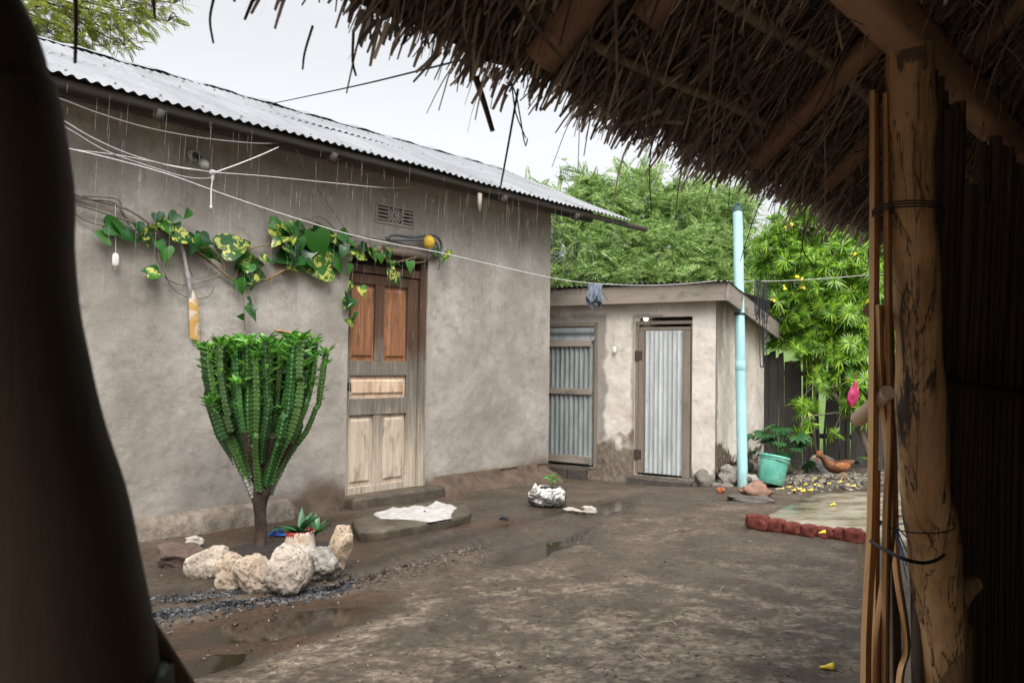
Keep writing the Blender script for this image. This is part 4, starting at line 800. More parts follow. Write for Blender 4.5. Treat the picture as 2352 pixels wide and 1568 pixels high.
# oleander
ol = thing('oleander_shrub', 'tall bright green oleander shrub with narrow leaves and yellow flowers by the board fence', 'shrub', tuple(gp(2012, 1092)))
B_ = [bl(u, v, y, r, (1, .8, .85)) for u, v, y, r in [(1800, 545, 12.6, .42), (1880, 515, 12.2, .45), (1960, 540, 11.9, .50), (2030, 560, 11.6, .5), (1770, 600, 13, .42), (1840, 610, 12.2, .48), (1930, 630, 11.8, .55), (2010, 660, 11.5, .5), (1800, 690, 12.4, .42), (1880, 710, 12, .5), (1965, 730, 11.6, .5), (1800, 770, 12.4, .3), (1880, 790, 11.9, .38), (1960, 810, 11.5, .42), (2030, 780, 11.4, .4), (1840, 480, 12.6, .25), (1925, 470, 12.2, .3), (1990, 480, 12, .3)]]
Pp, D, C = blob_pts(B_, 2300, .35)
Ps, Ds, _ = blob_pts([bl(u, v, y, r) for u, v, y, r in [(1850, 930, 11.4, .16), (1870, 985, 11.3, .12), (1985, 880, 11.2, .3), (1960, 930, 11.2, .2), (1835, 1000, 11.2, .1), (1990, 1055, 10.9, .10), (1890, 870, 11.6, .25), (1985, 960, 11, .12), (1920, 1000, 11.2, .1)]], 90, .1)
Pp = np.vstack([Pp, Ps]); D = np.vstack([D, Ds]); V = []; F = []
for k in range(18):
    a = k*2.399; el = -.25+1.25*((k*.618) % 1); d = np.array([math.cos(a)*math.cos(el), math.sin(a)*math.cos(el), math.sin(el)]); s_ = np.array([-math.sin(a), math.cos(a), 0])*.046; i = len(V); L = .75+.25*rng.random()
    e = np.array([0, 0, -.14]); V += [d*.05-s_*.4, d*.05+s_*.4, d*.5*L-s_, d*.5*L+s_, d*L+e-s_*.15, d*L+e+s_*.15]; F += [[i, i+1, i+3, i+2], [i+2, i+3, i+5, i+4]]
D2 = D*np.array([1, 1, .3])+np.array([0, 0, .9])+rng.normal(0, .25, D.shape); Fr_ = frames(D2, .8)[:, :, [1, 2, 0]]
L3 = leafmat('oleander_leaf', [(.03, .11, .014), (.11, .27, .022), (.27, .47, .035), (.50, .66, .08)], .5, .35, .5, 1.3)
part(MB().scat(np.array(V), np.array(F), Fr_, rng.uniform(.15, .24, len(Pp)), Pp), 'foliage', L3, ol, smooth=False)
mb = MB(); fl = simple('yellow_petal', (.70, .55, .03), (.85, .72, .08), 9, .5, .3, 0)
def stem(pts, r0, r1): mb.tube(smooth_path([np.array(p) for p in pts], 14), np.linspace(r0, r1, 14), 7, rough=.2)
b0 = np.array(ol.location); stem([b0-UP*.1, aty(1985, 1010, 11.1), aty(1945, 945, 11.3), aty(1890, 860, 11.8), aty(1865, 740, 12), aty(1850, 600, 12.2)], .045, .015)
stem([gp(1880, 1078)-UP*.1, aty(1868, 985, 11.5), aty(1872, 900, 11.6), aty(1905, 780, 11.7), aty(1930, 620, 11.9)], .028, .012); stem([b0-UP*.1, aty(1990, 900, 11.3), aty(1985, 700, 11.6), aty(1970, 560, 11.9)], .035, .012)
stem([aty(1910, 890, 11.5), aty(1970, 860, 11.4), aty(2010, 760, 11.4)], .018, .01); stem([aty(1945, 945, 11.3), aty(1850, 960, 11.2), aty(1838, 1000, 11.2)], .012, .006)
stem([aty(1890, 860, 11.8), aty(1820, 770, 12.2), aty(1790, 650, 12.6)], .02, .01)
for i in rng.choice(len(Pp), 130): mb.tube([Pp[i], Pp[i]*.75+.25*(b0+UP*2.2)], .007, 5)
part(mb, 'trunk', bark, ol)
trump = [(.0, 0), (.012, .0), (.014, .03), (.022, .05), (.034, .062)]
for u, v, y in [(1803, 521, 12), (1812, 512, 12), (1886, 511, 11.6), (1828, 642, 11.7), (1845, 637, 11.7), (1838, 662, 11.7), (1998, 701, 10.9), (1988, 697, 10.9), (1920, 480, 11.6), (1770, 690, 12), (1960, 590, 11.2), (1985, 420, 11.6), (1800, 655, 11.8)]:
    part(MB().lathe(trump, aty(u, v, y), 7, rot_to(rng.normal(size=3)+np.array([0, -.8, .2]))[:, [1, 2, 0]]), 'flower', fl, ol)
# low dark plant by the bucket
lp_ = thing('papaya_seedling', 'low dark green plant with deeply lobed leaves beside the green bucket', 'plant', tuple(gp(1790, 1092)))
V = [(0, 0, 0)]; F = []
for k in range(7):
    a = (k-3)*.52; l = 1-.05*abs(k-3); d = np.array([math.cos(a), math.sin(a), -.1]); n_ = np.array([-math.sin(a), math.cos(a), 0]); i = len(V)
    V += [d*.35*l+n_*.10, d*.35*l-n_*.10, d*.62*l+n_*.15-UP*.02, d*.62*l-n_*.15-UP*.02, d*l-UP*.12, d*.5*l]; F += [[0, i, i+5, i+1], [i, i+2, i+4, i+5], [i+1, i+5, i+4, i+3]]
N = 34; a = rng.uniform(0, 6.28, N); hgt = rng.uniform(.15, .75, N); rad = rng.uniform(.08, .42, N); base = np.array(lp_.location); tip = base+np.stack([np.cos(a)*rad, np.sin(a)*rad*.7, hgt], 1)
D2 = np.stack([np.cos(a), np.sin(a), -.25+0*a], 1); part(MB().scat(np.array(V), np.array(F), frames(D2, .3), rng.uniform(.13, .22, N), tip), 'foliage', leafmat('dark_lobed_leaf', [(.012, .055, .014), (.022, .09, .022), (.04, .13, .03)], .3), lp_, smooth=False)
mb = MB()
for p in tip: mb.tube(smooth_path([base+np.array([0, 0, .0]), base*.6+p*.4+UP*.12, p], 6), .004, 4)
part(mb, 'stem', simple('green_stem', (.05, .10, .03), (.09, .15, .05), 10), lp_)

# euphorbia (cactus like) by the wall
cb = gp(596, 1256); cac = thing('candelabra_cactus', 'tall green candelabra cactus with flat bushy top standing in a ring of stones', 'cactus', tuple(cb))
kx = DW; ky = NW
def cstem(path, r, ph, n=16):
    P_ = np.array(path); m_ = len(P_); s_ = np.r_[0, np.cumsum(np.linalg.norm(np.diff(P_, axis=0), axis=1))]; T = np.gradient(P_, axis=0); T /= np.linalg.norm(T, axis=1)[:, None]
    th = np.linspace(0, 2*np.pi, n, endpoint=False); V = []; A = []
    tooth = np.abs(((s_/.034+ph) % 1)-.4)*1.5
    for i in range(m_):
        x = np.cross(T[i], [.3, .9, .1]); x /= np.linalg.norm(x); y = np.cross(T[i], x); rb = np.abs(np.cos(2*(th-ph)))**1.6; end = min(1, (s_[-1]-s_[i])/.03+.25)
        rr = r*end*(1+.10*math.sin(s_[i]*9+ph*7)-.25*math.exp(-(((s_[i]-.35*ph-.2)/.012)**2)))*(.45+rb*(.55+.32*(.5-tooth[i]))); V.append(P_[i]+rr[:, None]*(np.cos(th)[:, None]*x+np.sin(th)[:, None]*y)); A.append(rb*np.clip(1.15-tooth[i]*.9, 0, 1))
    b = MB(); f = [[i*n+j, i*n+(j+1) % n, (i+1)*n+(j+1) % n, (i+1)*n+j] for i in range(m_-1) for j in range(n)]; b.add(np.concatenate(V), f, 0, np.concatenate(A)); b.add(np.vstack([V[-1], P_[-1:]+T[-1]*.005]), [[j, (j+1) % n, n] for j in range(n)]); return b
def cmat(name, g1, g2, gray):
    m = Mt(name, .5, .4); n = m.noise(7, 7, .7, (1, 1, .5)); oi = m.N('ShaderNodeObjectInfo').outputs['Random']; c = m.mix(m.ramp(n, [(.35, 0.), (.65, 1.)]), g1, g2); c = m.mix(m.ramp(oi, [(.45, 0.), (.9, .75)]), c, (.065, .125, .028)); c = m.mix(m.ramp(oi, [(.05, .6), (.3, 0.)]), c, (.010, .030, .010))
    corky = m.ramp(m.math('ADD', m.math('MULTIPLY', m.z(), -.8), m.noise(5, 6, .7, (1, 1, .35))), gray); c = m.mix(corky, c, m.mix(n, (.12, .108, .095), (.42, .40, .37)))
    c = m.mix(m.ramp(m.attr('a'), [(.78, 0.), (.97, .6)]), c, (.24, .32, .18)); m.col(c).bump(n, .3, .004); return m.m
CE = cmat('cactus_scarred', (.013, .05, .012), (.04, .12, .024), [(-.92, 0.), (-.55, 1.)])
CG = cmat('cactus_green', (.013, .055, .012), (.042, .135, .026), [(.08, 0.), (.22, 1.)]); CD = cmat('cactus_corky', (.012, .04, .010), (.03, .09, .02), [(-.10, 0.), (.05, 1.)])
def prof(z): return np.interp(z, [.36, .5, .73, .9, 1.12, 1.35, 1.6, 1.75], [.10, .22, .46, .68, .85, .95, 1.0, 1.0])
tips = []
def cpt(z, a, q, i, w_=.008): return cb+kx*((.49*q*prof(z))*math.cos(a)+w_*math.sin(z*8+i*1.7))+ky*(.42*q*prof(z)*math.sin(a)+w_*math.sin(z*7+i*2.3))+UP*z
CW = cmat('cactus_woody', (.02, .045, .014), (.05, .10, .03), [(-1.1, 0.), (-.9, .8)])
NST = 84
for i in range(NST):
    a0 = i*2.39996+rng.normal(0, .12); q0 = float(np.clip(math.sqrt((i+.5)/NST)+rng.normal(0, .05), .03, 1.04)); zst = .40+(rng.random()**1.5*.12 if q0 > .7 and i % 3 == 0 else rng.uniform(.08, .60)); ze = rng.uniform(1.56, 1.64)+.05*math.sin(a0*2.3+q0*5)
    if i % 6 == 1: ze = rng.uniform(1.15, 1.5)
    if i % 11 == 3 and q0 > .6: ze = rng.uniform(.85, 1.15)
    if ze-zst < .25: ze = zst+.3
    zs_ = np.arange(zst, ze, .007); pth = np.array([cpt(z, a0, q0, i, .003) for z in zs_])
    # where a stem was nicked it grew on with a small offset
    kz = rng.uniform(.7, 1.4); pth += np.outer(sstep(kz-.015, kz+.015, zs_), kx*rng.normal(0, .016)+ky*rng.normal(0, .016)); pth += np.outer(.010*np.sin(zs_*rng.uniform(4, 9)+i), kx*math.cos(i)+ky*math.sin(i))
    rad = rng.uniform(.026, .040); mt_ = CE if i % 4 == 0 else CD if i % 6 == 2 else CW if i % 9 == 5 else CG
    part(cstem(pth, rad*(1-.15*(i % 2)), rng.uniform(0, 1.5)), 'stem', mt_, cac); tips.append((pth, rad))
V = []; F = []
for k in range(3): 
    t = k/2; wv = (.10, .19, .06)[k]; V += [(t, -wv, .10*t*(1-t)*4), (t, 0, .0-.05*t), (t, wv, .10*t*(1-t)*4)]
F = [[0, 1, 4, 3], [1, 2, 5, 4], [3, 4, 7, 6], [4, 5, 8, 7]]
LP = []; LD = []; LS = []
for pth, rad in tips:
    for k in range(11):
        a = k*2.4; LP.append(pth[-1]+np.array([math.cos(a), math.sin(a), 0])*.008-UP*.012*(k % 4)); LD.append([math.cos(a), math.sin(a), rng.uniform(.25, 1.3)]); LS.append(rng.uniform(.055, .10))
    for k in range(22):
        i = int(len(pth)*(1-rng.random()**1.7*.40))-1; a = rng.uniform(0, 6.28); d = np.array([math.cos(a), math.sin(a), .5]); LP.append(pth[i]+d*rad*.8); LD.append(d); LS.append(rng.uniform(.035, .085))
LP = np.array(LP); LD = np.array(LD)
part(MB().scat(np.array(V), np.array(F), frames(LD, .25), np.array(LS), LP), 'leaves', leafmat('cactus_leaf', [(.025, .13, .016), (.10, .32, .035), (.28, .54, .09)], .35, .35, .5), cac, smooth=False)
tm_ = simple('cactus_trunk', (.022, .015, .012), (.075, .048, .036), 10, .8, .25, .8, .012, (1, 1, .5))
part(MB().tube(smooth_path([cb-UP*.12, cb+UP*.15+kx*.012, cb+UP*.35+kx*-.004, cb+UP*.62+kx*.03], 26), np.interp(np.linspace(0, 1, 26), [0, .3, .6, .8, 1], [.056, .045, .056, .075, .05]), 18, rough=.45, seed=4), 'trunk', tm_, cac)
mb = MB()
for a, h_ in ((.3, .9), (2.2, .8), (3.8, .95), (5.1, .85), (5.7, 1.0), (4.5, .9), (1.3, 1.0)):
    mb.tube(smooth_path([cb+UP*.38, cb+UP*.55+kx*.07*math.cos(a)+ky*.06*math.sin(a), cb+UP*h_+kx*.30*math.cos(a)+ky*.26*math.sin(a)], 14), np.linspace(.052, .030, 14), 10, rough=.3, seed=int(a*9))
part(mb, 'branch', tm_, cac)
# dry curved husk on the cactus
hp = vplane(658, 768, cb-DW, cb+DW); mb = MB(); xs2_ = np.linspace(-.10, .10, 20); G = np.array([[hp+DW*x*1.02+NW*(.045*math.sin(a))+UP*(-x*.28-.015*((x/.1)**2)+.018*math.cos(a)+.012) for a in np.linspace(0, 2*np.pi, 14)] for x in xs2_])
for i, x in enumerate(xs2_): G[i] = G[i].mean(0)+(G[i]-G[i].mean(0))*(1-.55*abs(x/.1)**3)
mb.grid(G); mb.add(G[0], [list(range(13))]); mb.add(G[-1], [list(range(13))]); solo(mb, 'dry_husk', 'dry curved brown husk lying on top of the tall cactus', 'husk', simple('husk_brown', (.16, .085, .045), (.42, .28, .17), 9, .7, .2, .5, .01))
# ring of stones
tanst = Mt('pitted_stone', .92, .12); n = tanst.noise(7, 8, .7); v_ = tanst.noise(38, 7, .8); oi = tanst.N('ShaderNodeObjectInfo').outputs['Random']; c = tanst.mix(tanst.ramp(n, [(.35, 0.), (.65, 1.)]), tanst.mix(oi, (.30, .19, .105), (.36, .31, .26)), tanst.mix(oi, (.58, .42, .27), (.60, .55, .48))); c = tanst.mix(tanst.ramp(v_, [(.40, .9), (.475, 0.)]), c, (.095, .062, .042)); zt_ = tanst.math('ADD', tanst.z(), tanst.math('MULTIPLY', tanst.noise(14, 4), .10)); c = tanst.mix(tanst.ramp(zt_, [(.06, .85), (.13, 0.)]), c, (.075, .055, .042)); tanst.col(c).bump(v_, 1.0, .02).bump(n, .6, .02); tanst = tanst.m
greyst = simple('grey_stone', (.12, .105, .09), (.40, .37, .33), 11, .9, .15, 1, .02); brst = simple('brown_stone', (.055, .036, .03), (.125, .085, .07), 8, .75, .25, .7, .012); palest = simple('pale_stone', (.25, .22, .18), (.42, .38, .33), 10, .9, .1, .6, .01)
def stone(name, u, v, vb, wpx, hpx, label, mat, seed, tilt=0.0, depth=.8, amp=.38, fine=.10, sub=5, grp='stones ringing the cactus', cat='stone', flat=0.0):
    p = gp(u, vb); k = p[1]/FPX; a, b = wpx*k/2, hpx*k/2; c_, s_ = math.cos(tilt), math.sin(tilt); R = np.array([[c_, 0, s_], [0, 1, 0], [-s_, 0, c_]])
    z = CAMZ+(842-v)*k; dirn = np.array([p[0], p[1], 0])/np.hypot(p[0], p[1]); ctr = np.array([p[0], p[1], 0])+dirn*b*.4; ctr[2] = CAMZ+(ray(u, v)[2]/ray(u, v)[1])*ctr[1]; ctr[0] = ray(u, v)[0]/ray(u, v)[1]*ctr[1]
    return solo(MB().rock(ctr, (a*1.0, min(a, b)*depth, b*1.10), seed, sub, amp, fine, R, 1.5, flat=flat, cuts=2 if wpx == 97 else 7), name, label, cat, mat, grp)
stone('stone', 414, 1274, 1298, 96, 56, 'dark brown smooth stone at the left end of the stone ring', brst, 3, .12, 1.2, .3, .03)
stone('stone', 447, 1242, 1256, 38, 24, 'small pale angular stone behind the dark brown stone', palest, 5, .2, 1, .5, .05, 4)
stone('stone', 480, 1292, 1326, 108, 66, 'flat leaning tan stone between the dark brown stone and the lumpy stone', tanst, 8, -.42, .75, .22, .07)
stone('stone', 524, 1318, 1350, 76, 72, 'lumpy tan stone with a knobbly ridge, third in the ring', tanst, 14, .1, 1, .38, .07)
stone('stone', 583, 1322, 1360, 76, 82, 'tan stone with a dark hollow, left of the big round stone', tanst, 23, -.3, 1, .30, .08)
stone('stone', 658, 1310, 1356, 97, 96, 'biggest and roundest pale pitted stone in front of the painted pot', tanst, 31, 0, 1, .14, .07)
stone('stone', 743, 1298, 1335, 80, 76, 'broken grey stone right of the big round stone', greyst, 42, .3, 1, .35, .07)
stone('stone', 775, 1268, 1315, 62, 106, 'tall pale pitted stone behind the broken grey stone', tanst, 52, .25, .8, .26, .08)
# soil inside the ring
S0 = gp(610, 1270); th = np.linspace(0, 2*np.pi, 48, endpoint=False); rings = [np.array([S0+DW*.62*s_*math.cos(t)+NW*.36*s_*math.sin(t)+UP*(.035*(1-s_**2)-.02*(s_ > .95)+.012*vn(np.array([[math.cos(t)*s_*6, math.sin(t)*s_*6, 1]]))[0]) for t in th]) for s_ in np.linspace(1, .04, 14)]
solo(MB().add(np.concatenate(rings), [[i*48+j, i*48+(j+1) % 48, (i+1)*48+(j+1) % 48, (i+1)*48+j] for i in range(13) for j in range(48)]), 'planting_soil', None, None, simple('dark_soil', (.018, .014, .012), (.05, .038, .03), 30, .8, .3, 1, .02), kind='structure')
# pot with dripping paint and its plant
pp = gp(688, 1290); k = pp[1]/FPX; pot = thing('plant_pot', 'white tin pot with dripping red paint behind the big round stone', 'pot', tuple(pp)); h_ = 72*k; r1, r0 = 31*k, 38*k
pm_ = Mt('painted_tin', .45, .45); n = pm_.noise(12, 6, .7); drip = pm_.math('ADD', pm_.math('MULTIPLY', pm_.z(), 1/h_), pm_.math('MULTIPLY', pm_.noise(30, 3, .6, (1, 1, .05)), -1.0))
c = pm_.mix(pm_.ramp(n, [(.4, 0.), (.7, 1.)]), (.62, .57, .50), (.42, .33, .24)); c = pm_.mix(pm_.ramp(pm_.noise(6, 4, .6, None, 0, (3, 1, 0)), [(.52, 0.), (.6, .9)]), c, (.36, .19, .07)); c = pm_.mix(pm_.ramp(drip, [(.36, 0.), (.40, 1.)]), c, (.26, .025, .015)); pm_.col(c)
part(MB().lathe([(0, 0), (r0, 0), (r0*.98, h_*.3), (r1*1.02, h_*.9), (r1*1.06, h_), (r1*.95, h_), (r1*.92, h_*.88), (0, h_*.86)], pp, 28), 'pot_body', pm_.m, pot)
part(MB().rock(pp+UP*h_*.84, (r1*.9, r1*.9, .02), 5, 3, .2, .2), 'soil', simple('pot_soil', (.02, .015, .012), (.05, .04, .03), 30), pot)
sl = leafmat('strap_leaf', [(.012, .06, .022), (.03, .12, .04), (.08, .20, .075)], .25, .35, .5); 
def strap(mb, c, n, L, seed, tiltbias=0.0):
    for i in range(n):
        a = i*2.4+seed; el = .15+1.1*((i*.37) % 1); l = L*(.7+.4*rng.random()); d = np.array([math.cos(a)*math.cos(el), math.sin(a)*math.cos(el)*.9, math.sin(el)]); sd = np.array([-math.sin(a), math.cos(a), 0]); G = []
        for t in np.linspace(0, 1, 9):
            p = c+d*l*t-UP*(.30*l*t*t*(1.2-el*.6)); wd = .020*(math.sin(math.pi*min(1, .22+.78*t))**.8+.02); G.append([p-sd*wd+UP*.008, p, p+sd*wd+UP*.008])
        mb.grid(np.array(G), a=rng.random())
mb = MB(); strap(mb, pp+UP*h_*.9, 22, .23, 1); strap(mb, pp+UP*(h_*.88)+DW*.13-UP*.03, 18, .21, 2); mb.tube([pp+UP*h_*.8, pp+UP*h_*.98], .02, 8).tube([pp+UP*h_*.8+DW*.03, pp+UP*h_*.8+DW*.13], .014, 8)
solo(mb, 'spiky_plant', 'small plant with green strap leaves growing in the painted pot', 'plant', sl)
bp = gp(640, 1232, .02); kb = bp[1]/FPX; blu = Mt('blue_plastic', .3, .5); blu.col(blu.ramp(blu.noise(9), [(.4, (.008, .05, .26)), (.7, (.02, .12, .45))]))
mb = MB(); mb.add(*(lambda v, f: (v*np.array([.10, .035, .014])+bp, f))(*ico(3))); mb.tube(smooth_path([bp+DW*-.09+UP*.01, bp+DW*-.03+UP*.05-NW*.03, bp+DW*.03+UP*.015], 10), .011, 8).tube(smooth_path([bp+DW*-.05+NW*.03, bp+DW*.0+UP*.055, bp+DW*.05+NW*.03+UP*.01], 10), .011, 8).tube(smooth_path([bp+DW*.06, bp+DW*.12+UP*.03+NW*.02, bp+DW*.19+UP*.005], 10), .010, 8)
solo(mb, 'plastic_sandal', 'bright blue plastic sandal on the soil behind the cactus trunk', 'sandal', blu.m)

# vine along the wall
vine = thing('climbing_vine', 'variegated climbing vine trained along the house wall and over the door', 'vine', tuple(wall(560, 640, .05)))
vs = simple('vine_stem', (.13, .085, .045), (.27, .19, .10), 20, .7); vs2 = simple('dry_vine_stem', (.09, .075, .06), (.20, .17, .14), 20, .8)
mb = MB(); mc = MB()
def st(M_, pts, r, off=.05, j=.02): part(MB().tube(smooth_path([wall(u, v, off+rng.uniform(-j, j)) for u, v in pts], max(10, len(pts)*5)), r, 6), 'stem', vs if M_ is mb else vs2, vine)
st(mc, [(150, 440), (195, 455), (290, 480), (360, 525), (420, 560)], .010); st(mb, [(420, 560), (480, 600), (530, 640), (565, 655), (605, 645), (650, 622), (695, 590)], .011); st(mc, [(150, 450), (200, 458), (262, 466), (300, 510), (350, 535), (410, 555)], .007); st(mc, [(160, 480), (205, 510), (290, 527), (335, 530)], .006); st(mc, [(190, 450), (270, 458), (280, 490), (310, 535)], .006); st(mc, [(180, 470), (240, 490), (330, 520), (400, 545), (450, 565), (480, 590)], .008)
st(mb, [(505, 592), (560, 575), (620, 560), (690, 540), (720, 510), (760, 530)], .008); st(mc, [(355, 530), (362, 575), (375, 620), (400, 665), (440, 685), (480, 680), (492, 655)], .005); st(mc, [(362, 620), (390, 645), (430, 655), (490, 640), (515, 630)], .005); st(mc, [(430, 600), (450, 640), (500, 625)], .004)
st(mb, [(515, 620), (520, 585), (530, 565)], .006); st(mb, [(540, 640), (550, 610), (560, 595)], .006); st(mb, [(562, 655), (560, 700), (563, 760)], .004, .07); st(mb, [(617, 655), (625, 635), (655, 612)], .006); st(mc, [(700, 505), (740, 500), (790, 545), (840, 560), (900, 580)], .006); st(mc, [(790, 540), (880, 550), (960, 570), (1010, 585)], .009, .06); st(mb, [(900, 605), (950, 592), (985, 580)], .007, .06); st(mb, [(935, 605), (975, 600), (1000, 580)], .006, .06); st(mb, [(812, 610), (808, 660), (815, 700), (805, 735)], .004, .06); st(mc, [(845, 545), (870, 580), (905, 580), (915, 560)], .004)
LV = [(z_[0]*.375, z_[1]*.375+459, z_[2]*.375, z_[3]) for z_ in [(725, 168, 105, 5), (628, 215, 80, 200), (805, 225, 85, 25), (905, 240, 75, 80), (1035, 180, 95, 40), (945, 178, 60, 0), (1085, 165, 65, -60), (995, 140, 55, -90), (990, 290, 65, 70), (1015, 335, 75, 100), (1022, 390, 65, 110), (920, 432, 80, 185), (957, 455, 70, 0), (1140, 228, 110, 10), (1190, 265, 95, 60), (1245, 265, 95, 80), (1300, 335, 120, 20), (1455, 272, 165, -28), (1550, 392, 130, 5), (1640, 365, 65, 20), (1600, 462, 65, 20), (1530, 470, 60, 60), (1540, 535, 40, 90), (1535, 622, 45, 60), (1545, 680, 45, 110), (1475, 715, 40, 180), (1830, 420, 50, 30), (1510, 500, 50, 120), (1580, 490, 45, 30),
      (1700, 215, 75, 60), (1760, 178, 85, 0), (1715, 245, 80, 150), (1812, 212, 75, 70), (1850, 182, 75, 20), (1765, 272, 85, 100), (1755, 345, 155, 165), (1885, 322, 115, 115), (1940, 412, 165, 172), (1955, 285, 150, 75), (2060, 355, 170, 58), (1960, 202, 75, 20), (2000, 262, 80, 80), (1890, 252, 80, 60), (2040, 242, 60, 40), (2070, 292, 60, 60), (1830, 285, 85, 90), (1745, 222, 70, 200), (1800, 300, 80, 45), (1690, 260, 70, 140), (1930, 230, 70, 100)]]
LV += [(z_[0]*.375+643, z_[1]*.375+459, z_[2]*.375, z_[3]) for z_ in [(405, 232, 75, 40), (430, 350, 60, 90), (510, 345, 75, 20), (425, 430, 60, 90), (465, 322, 55, 0), (580, 340, 75, 60), (620, 350, 65, 90), (660, 345, 75, 80), (660, 318, 65, 40), (690, 400, 45, 90), (688, 470, 75, 70), (716, 488, 65, 80), (800, 412, 60, 90), (735, 398, 35, 20), (975, 332, 65, 20), (430, 530, 65, 100), (508, 565, 60, 80), (430, 640, 65, 110), (422, 742, 55, 190), (460, 712, 40, 90), (520, 295, 55, 40), (572, 312, 50, 60), (372, 290, 65, 80), (340, 250, 60, 50), (385, 320, 60, 110), (450, 270, 50, 20)]]
for _ in range(46):
    u0, v0, l0, a0_ = LV[int(rng.integers(len(LV)))]
    if u0 > 430 or v0 < 560: LV.append((u0+rng.normal(0, 15), v0+rng.normal(0, 11), rng.uniform(16, 32), rng.uniform(0, 140)))
hv = []; hf = []; out = [(0, 0), (-.10, .20), (-.06, .36), (.10, .44), (.32, .40), (.55, .29), (.78, .14), (1, 0)]
nlf = 5
for i, (x, y) in enumerate(out):
    for t in (-1, -.5, 0, .5, 1): xx_ = x if t else max(x, 0) if i else 0; hv.append((xx_ if t else np.interp(i, [0, 3, 7], [0, .18, 1]), y*t, .10*abs(t)*y*2-.22*(max(x, 0))**2))
hf = [[i*5+j, i*5+j+1, (i+1)*5+j+1, (i+1)*5+j] for i in range(7) for j in range(4)]; hv = np.array(hv)
LPo = []; LM = []; LSz = []
for u, v, l, a in LV:
    p = wall(u, v, rng.uniform(.06, .15)); a = R_(a); d = DW*math.cos(a)*1.15-UP*math.sin(a)-NW*rng.uniform(.05, .35); n_ = -NW+rng.normal(0, .42, 3)+UP*.35; d /= np.linalg.norm(d); y = np.cross(n_, d); y /= np.linalg.norm(y); R = np.stack([d, y, np.cross(d, y)], 1); s_ = l*np.linalg.norm(p[:2])*.98/FPX*1.28
    LPo.append(p-d*s_*.5); LM.append(R); LSz.append(s_)
m = Mt('variegated_leaf', .3, .5); r = m.island(); n = m.noise(13, 4, .6, (1, 1, 1), 1.2); base = m.ramp(r, [(0, (.010, .05, .010)), (.5, (.02, .10, .016)), (1, (.05, .19, .02))])
yel = m.math('MULTIPLY', m.ramp(n, [(.50, 0.), (.56, 1.)]), m.ramp(m.math('FRACT', m.math('MULTIPLY', r, 7.3)), [(.55, 0.), (.75, 1.)])); c = m.mix(yel, base, (.50, .52, .10)); m.col(c).leaf(.25)
part(MB().scat(hv, np.array(hf), np.array(LM), np.array(LSz), np.array(LPo)), 'leaves', m.m, vine)

# ================================================================== FENCE, PIPE, BUCKET, HEN, SLAB
fa, fb = aty(1756, 1064, 12.4), aty(2330, 1066, 11.6); fa[2] = fb[2] = 0; fd = fb-fa; FL_ = np.linalg.norm(fd); fd /= FL_; fn = np.array([-fd[1], fd[0], 0])
fence = thing('board_fence', 'dark weathered fence of uneven upright boards behind the oleander', 'fence', tuple(fa), math.atan2(fd[1], fd[0]))
fm = woodmat('black_fence_wood', (.018, .016, .015), (.060, .054, .048), axis=2, gs=22, stain=.5)
xg = (aty(1889, 1040, 12.1)-fa) @ fd; x = -.05; nb = 0
while x < FL_ and nb < 95:
    wd = rng.choice([.05, .08, .10, .13]); tp = 1.70+.07*rng.normal(); gap = rng.choice([-.006, -.004, .0, .004, .014])
    if abs(x+wd/2-xg) < .10:
        x = xg+.07; continue
    mb = MB(); y0 = .012*rng.normal(); lean = .012*rng.normal(); zs_ = np.linspace(-.12, tp, 9); sec = [(0, 0), (wd, 0), (wd, .02), (0, .02)]
    wob = .008*fbm(np.stack([zs_*2, 0*zs_+x*5, 0*zs_], 1), 3, 3); G = np.array([[(x+a*(1-.10*(z > tp-.05)*(a > 0))+lean*z+wob[i], y0+b, z+(.03*(a/wd-.5) if i == 8 else 0)) for a, b in sec+sec[:1]] for i, z in enumerate(zs_)]); mb.grid(G); mb.add(G[-1, :4], [[0, 1, 2, 3]])
    part(mb, 'board', fm, fence, local=True, smooth=False); nb += 1; x += wd+gap
for z in (.45, 1.42): part(MB().box((-.05, .035, z-.03), (FL_, .075, z+.04), jit=.004), 'rail', fm, fence, local=True, smooth=False)
for xq, ln in ((xg-.05, -.02), (xg+.055, .03)):
    part(MB().tube([(xq, .0, -.1), (xq-ln*.3, 0, .45), (xq+ln*1.0, 0, 1.0), (xq-ln*.6, 0, 1.66)], [.024, .022, .02, .018], 8, rough=.2), 'stake', fm, fence, local=True)

pb = gp(1706, 1117, -.03); pt = aty(1694, 480, pb[1]+.80); pipe = thing('vent_pipe', 'tall pale turquoise vent pipe at the washhouse side wall', 'pipe', tuple(pb))
pmt = Mt('turquoise_plastic', .35, .45); n = pmt.noise(3, 7, .7, (1, 1, .3)); n2 = pmt.noise(26, 6, .75, (1, 1, .35)); c = pmt.mix(pmt.ramp(n, [(.35, 0.), (.65, 1.)]), (.23, .43, .45), (.36, .57, .59)); c = pmt.mix(pmt.ramp(n2, [(.60, 0.), (.70, .7)]), c, (.15, .2, .19)); 
c = pmt.mix(pmt.ramp(pmt.math('ADD', pmt.z(), pmt.math('MULTIPLY', n2, .5)), [(.30, .8), (.55, 0.)]), c, (.16, .24, .22)); pmt.col(c)
part(MB().tube(list(np.linspace(pb, pt, 20)), .066, 28), 'pipe_body', pmt.m, pipe)
pd_ = (pt-pb)/np.linalg.norm(pt-pb); part(MB().tube([pb+pd_*1.52, pb+pd_*1.525, pb+pd_*1.64, pb+pd_*1.645], [.067, .0715, .0715, .067], 28), 'pipe_collar', pmt.m, pipe); capm = simple('dark_green_cap', (.02, .05, .045), (.05, .09, .08), 20, .5)
mb = MB().tube([pt-pd_*.05, pt+pd_*.012], .074, 24)
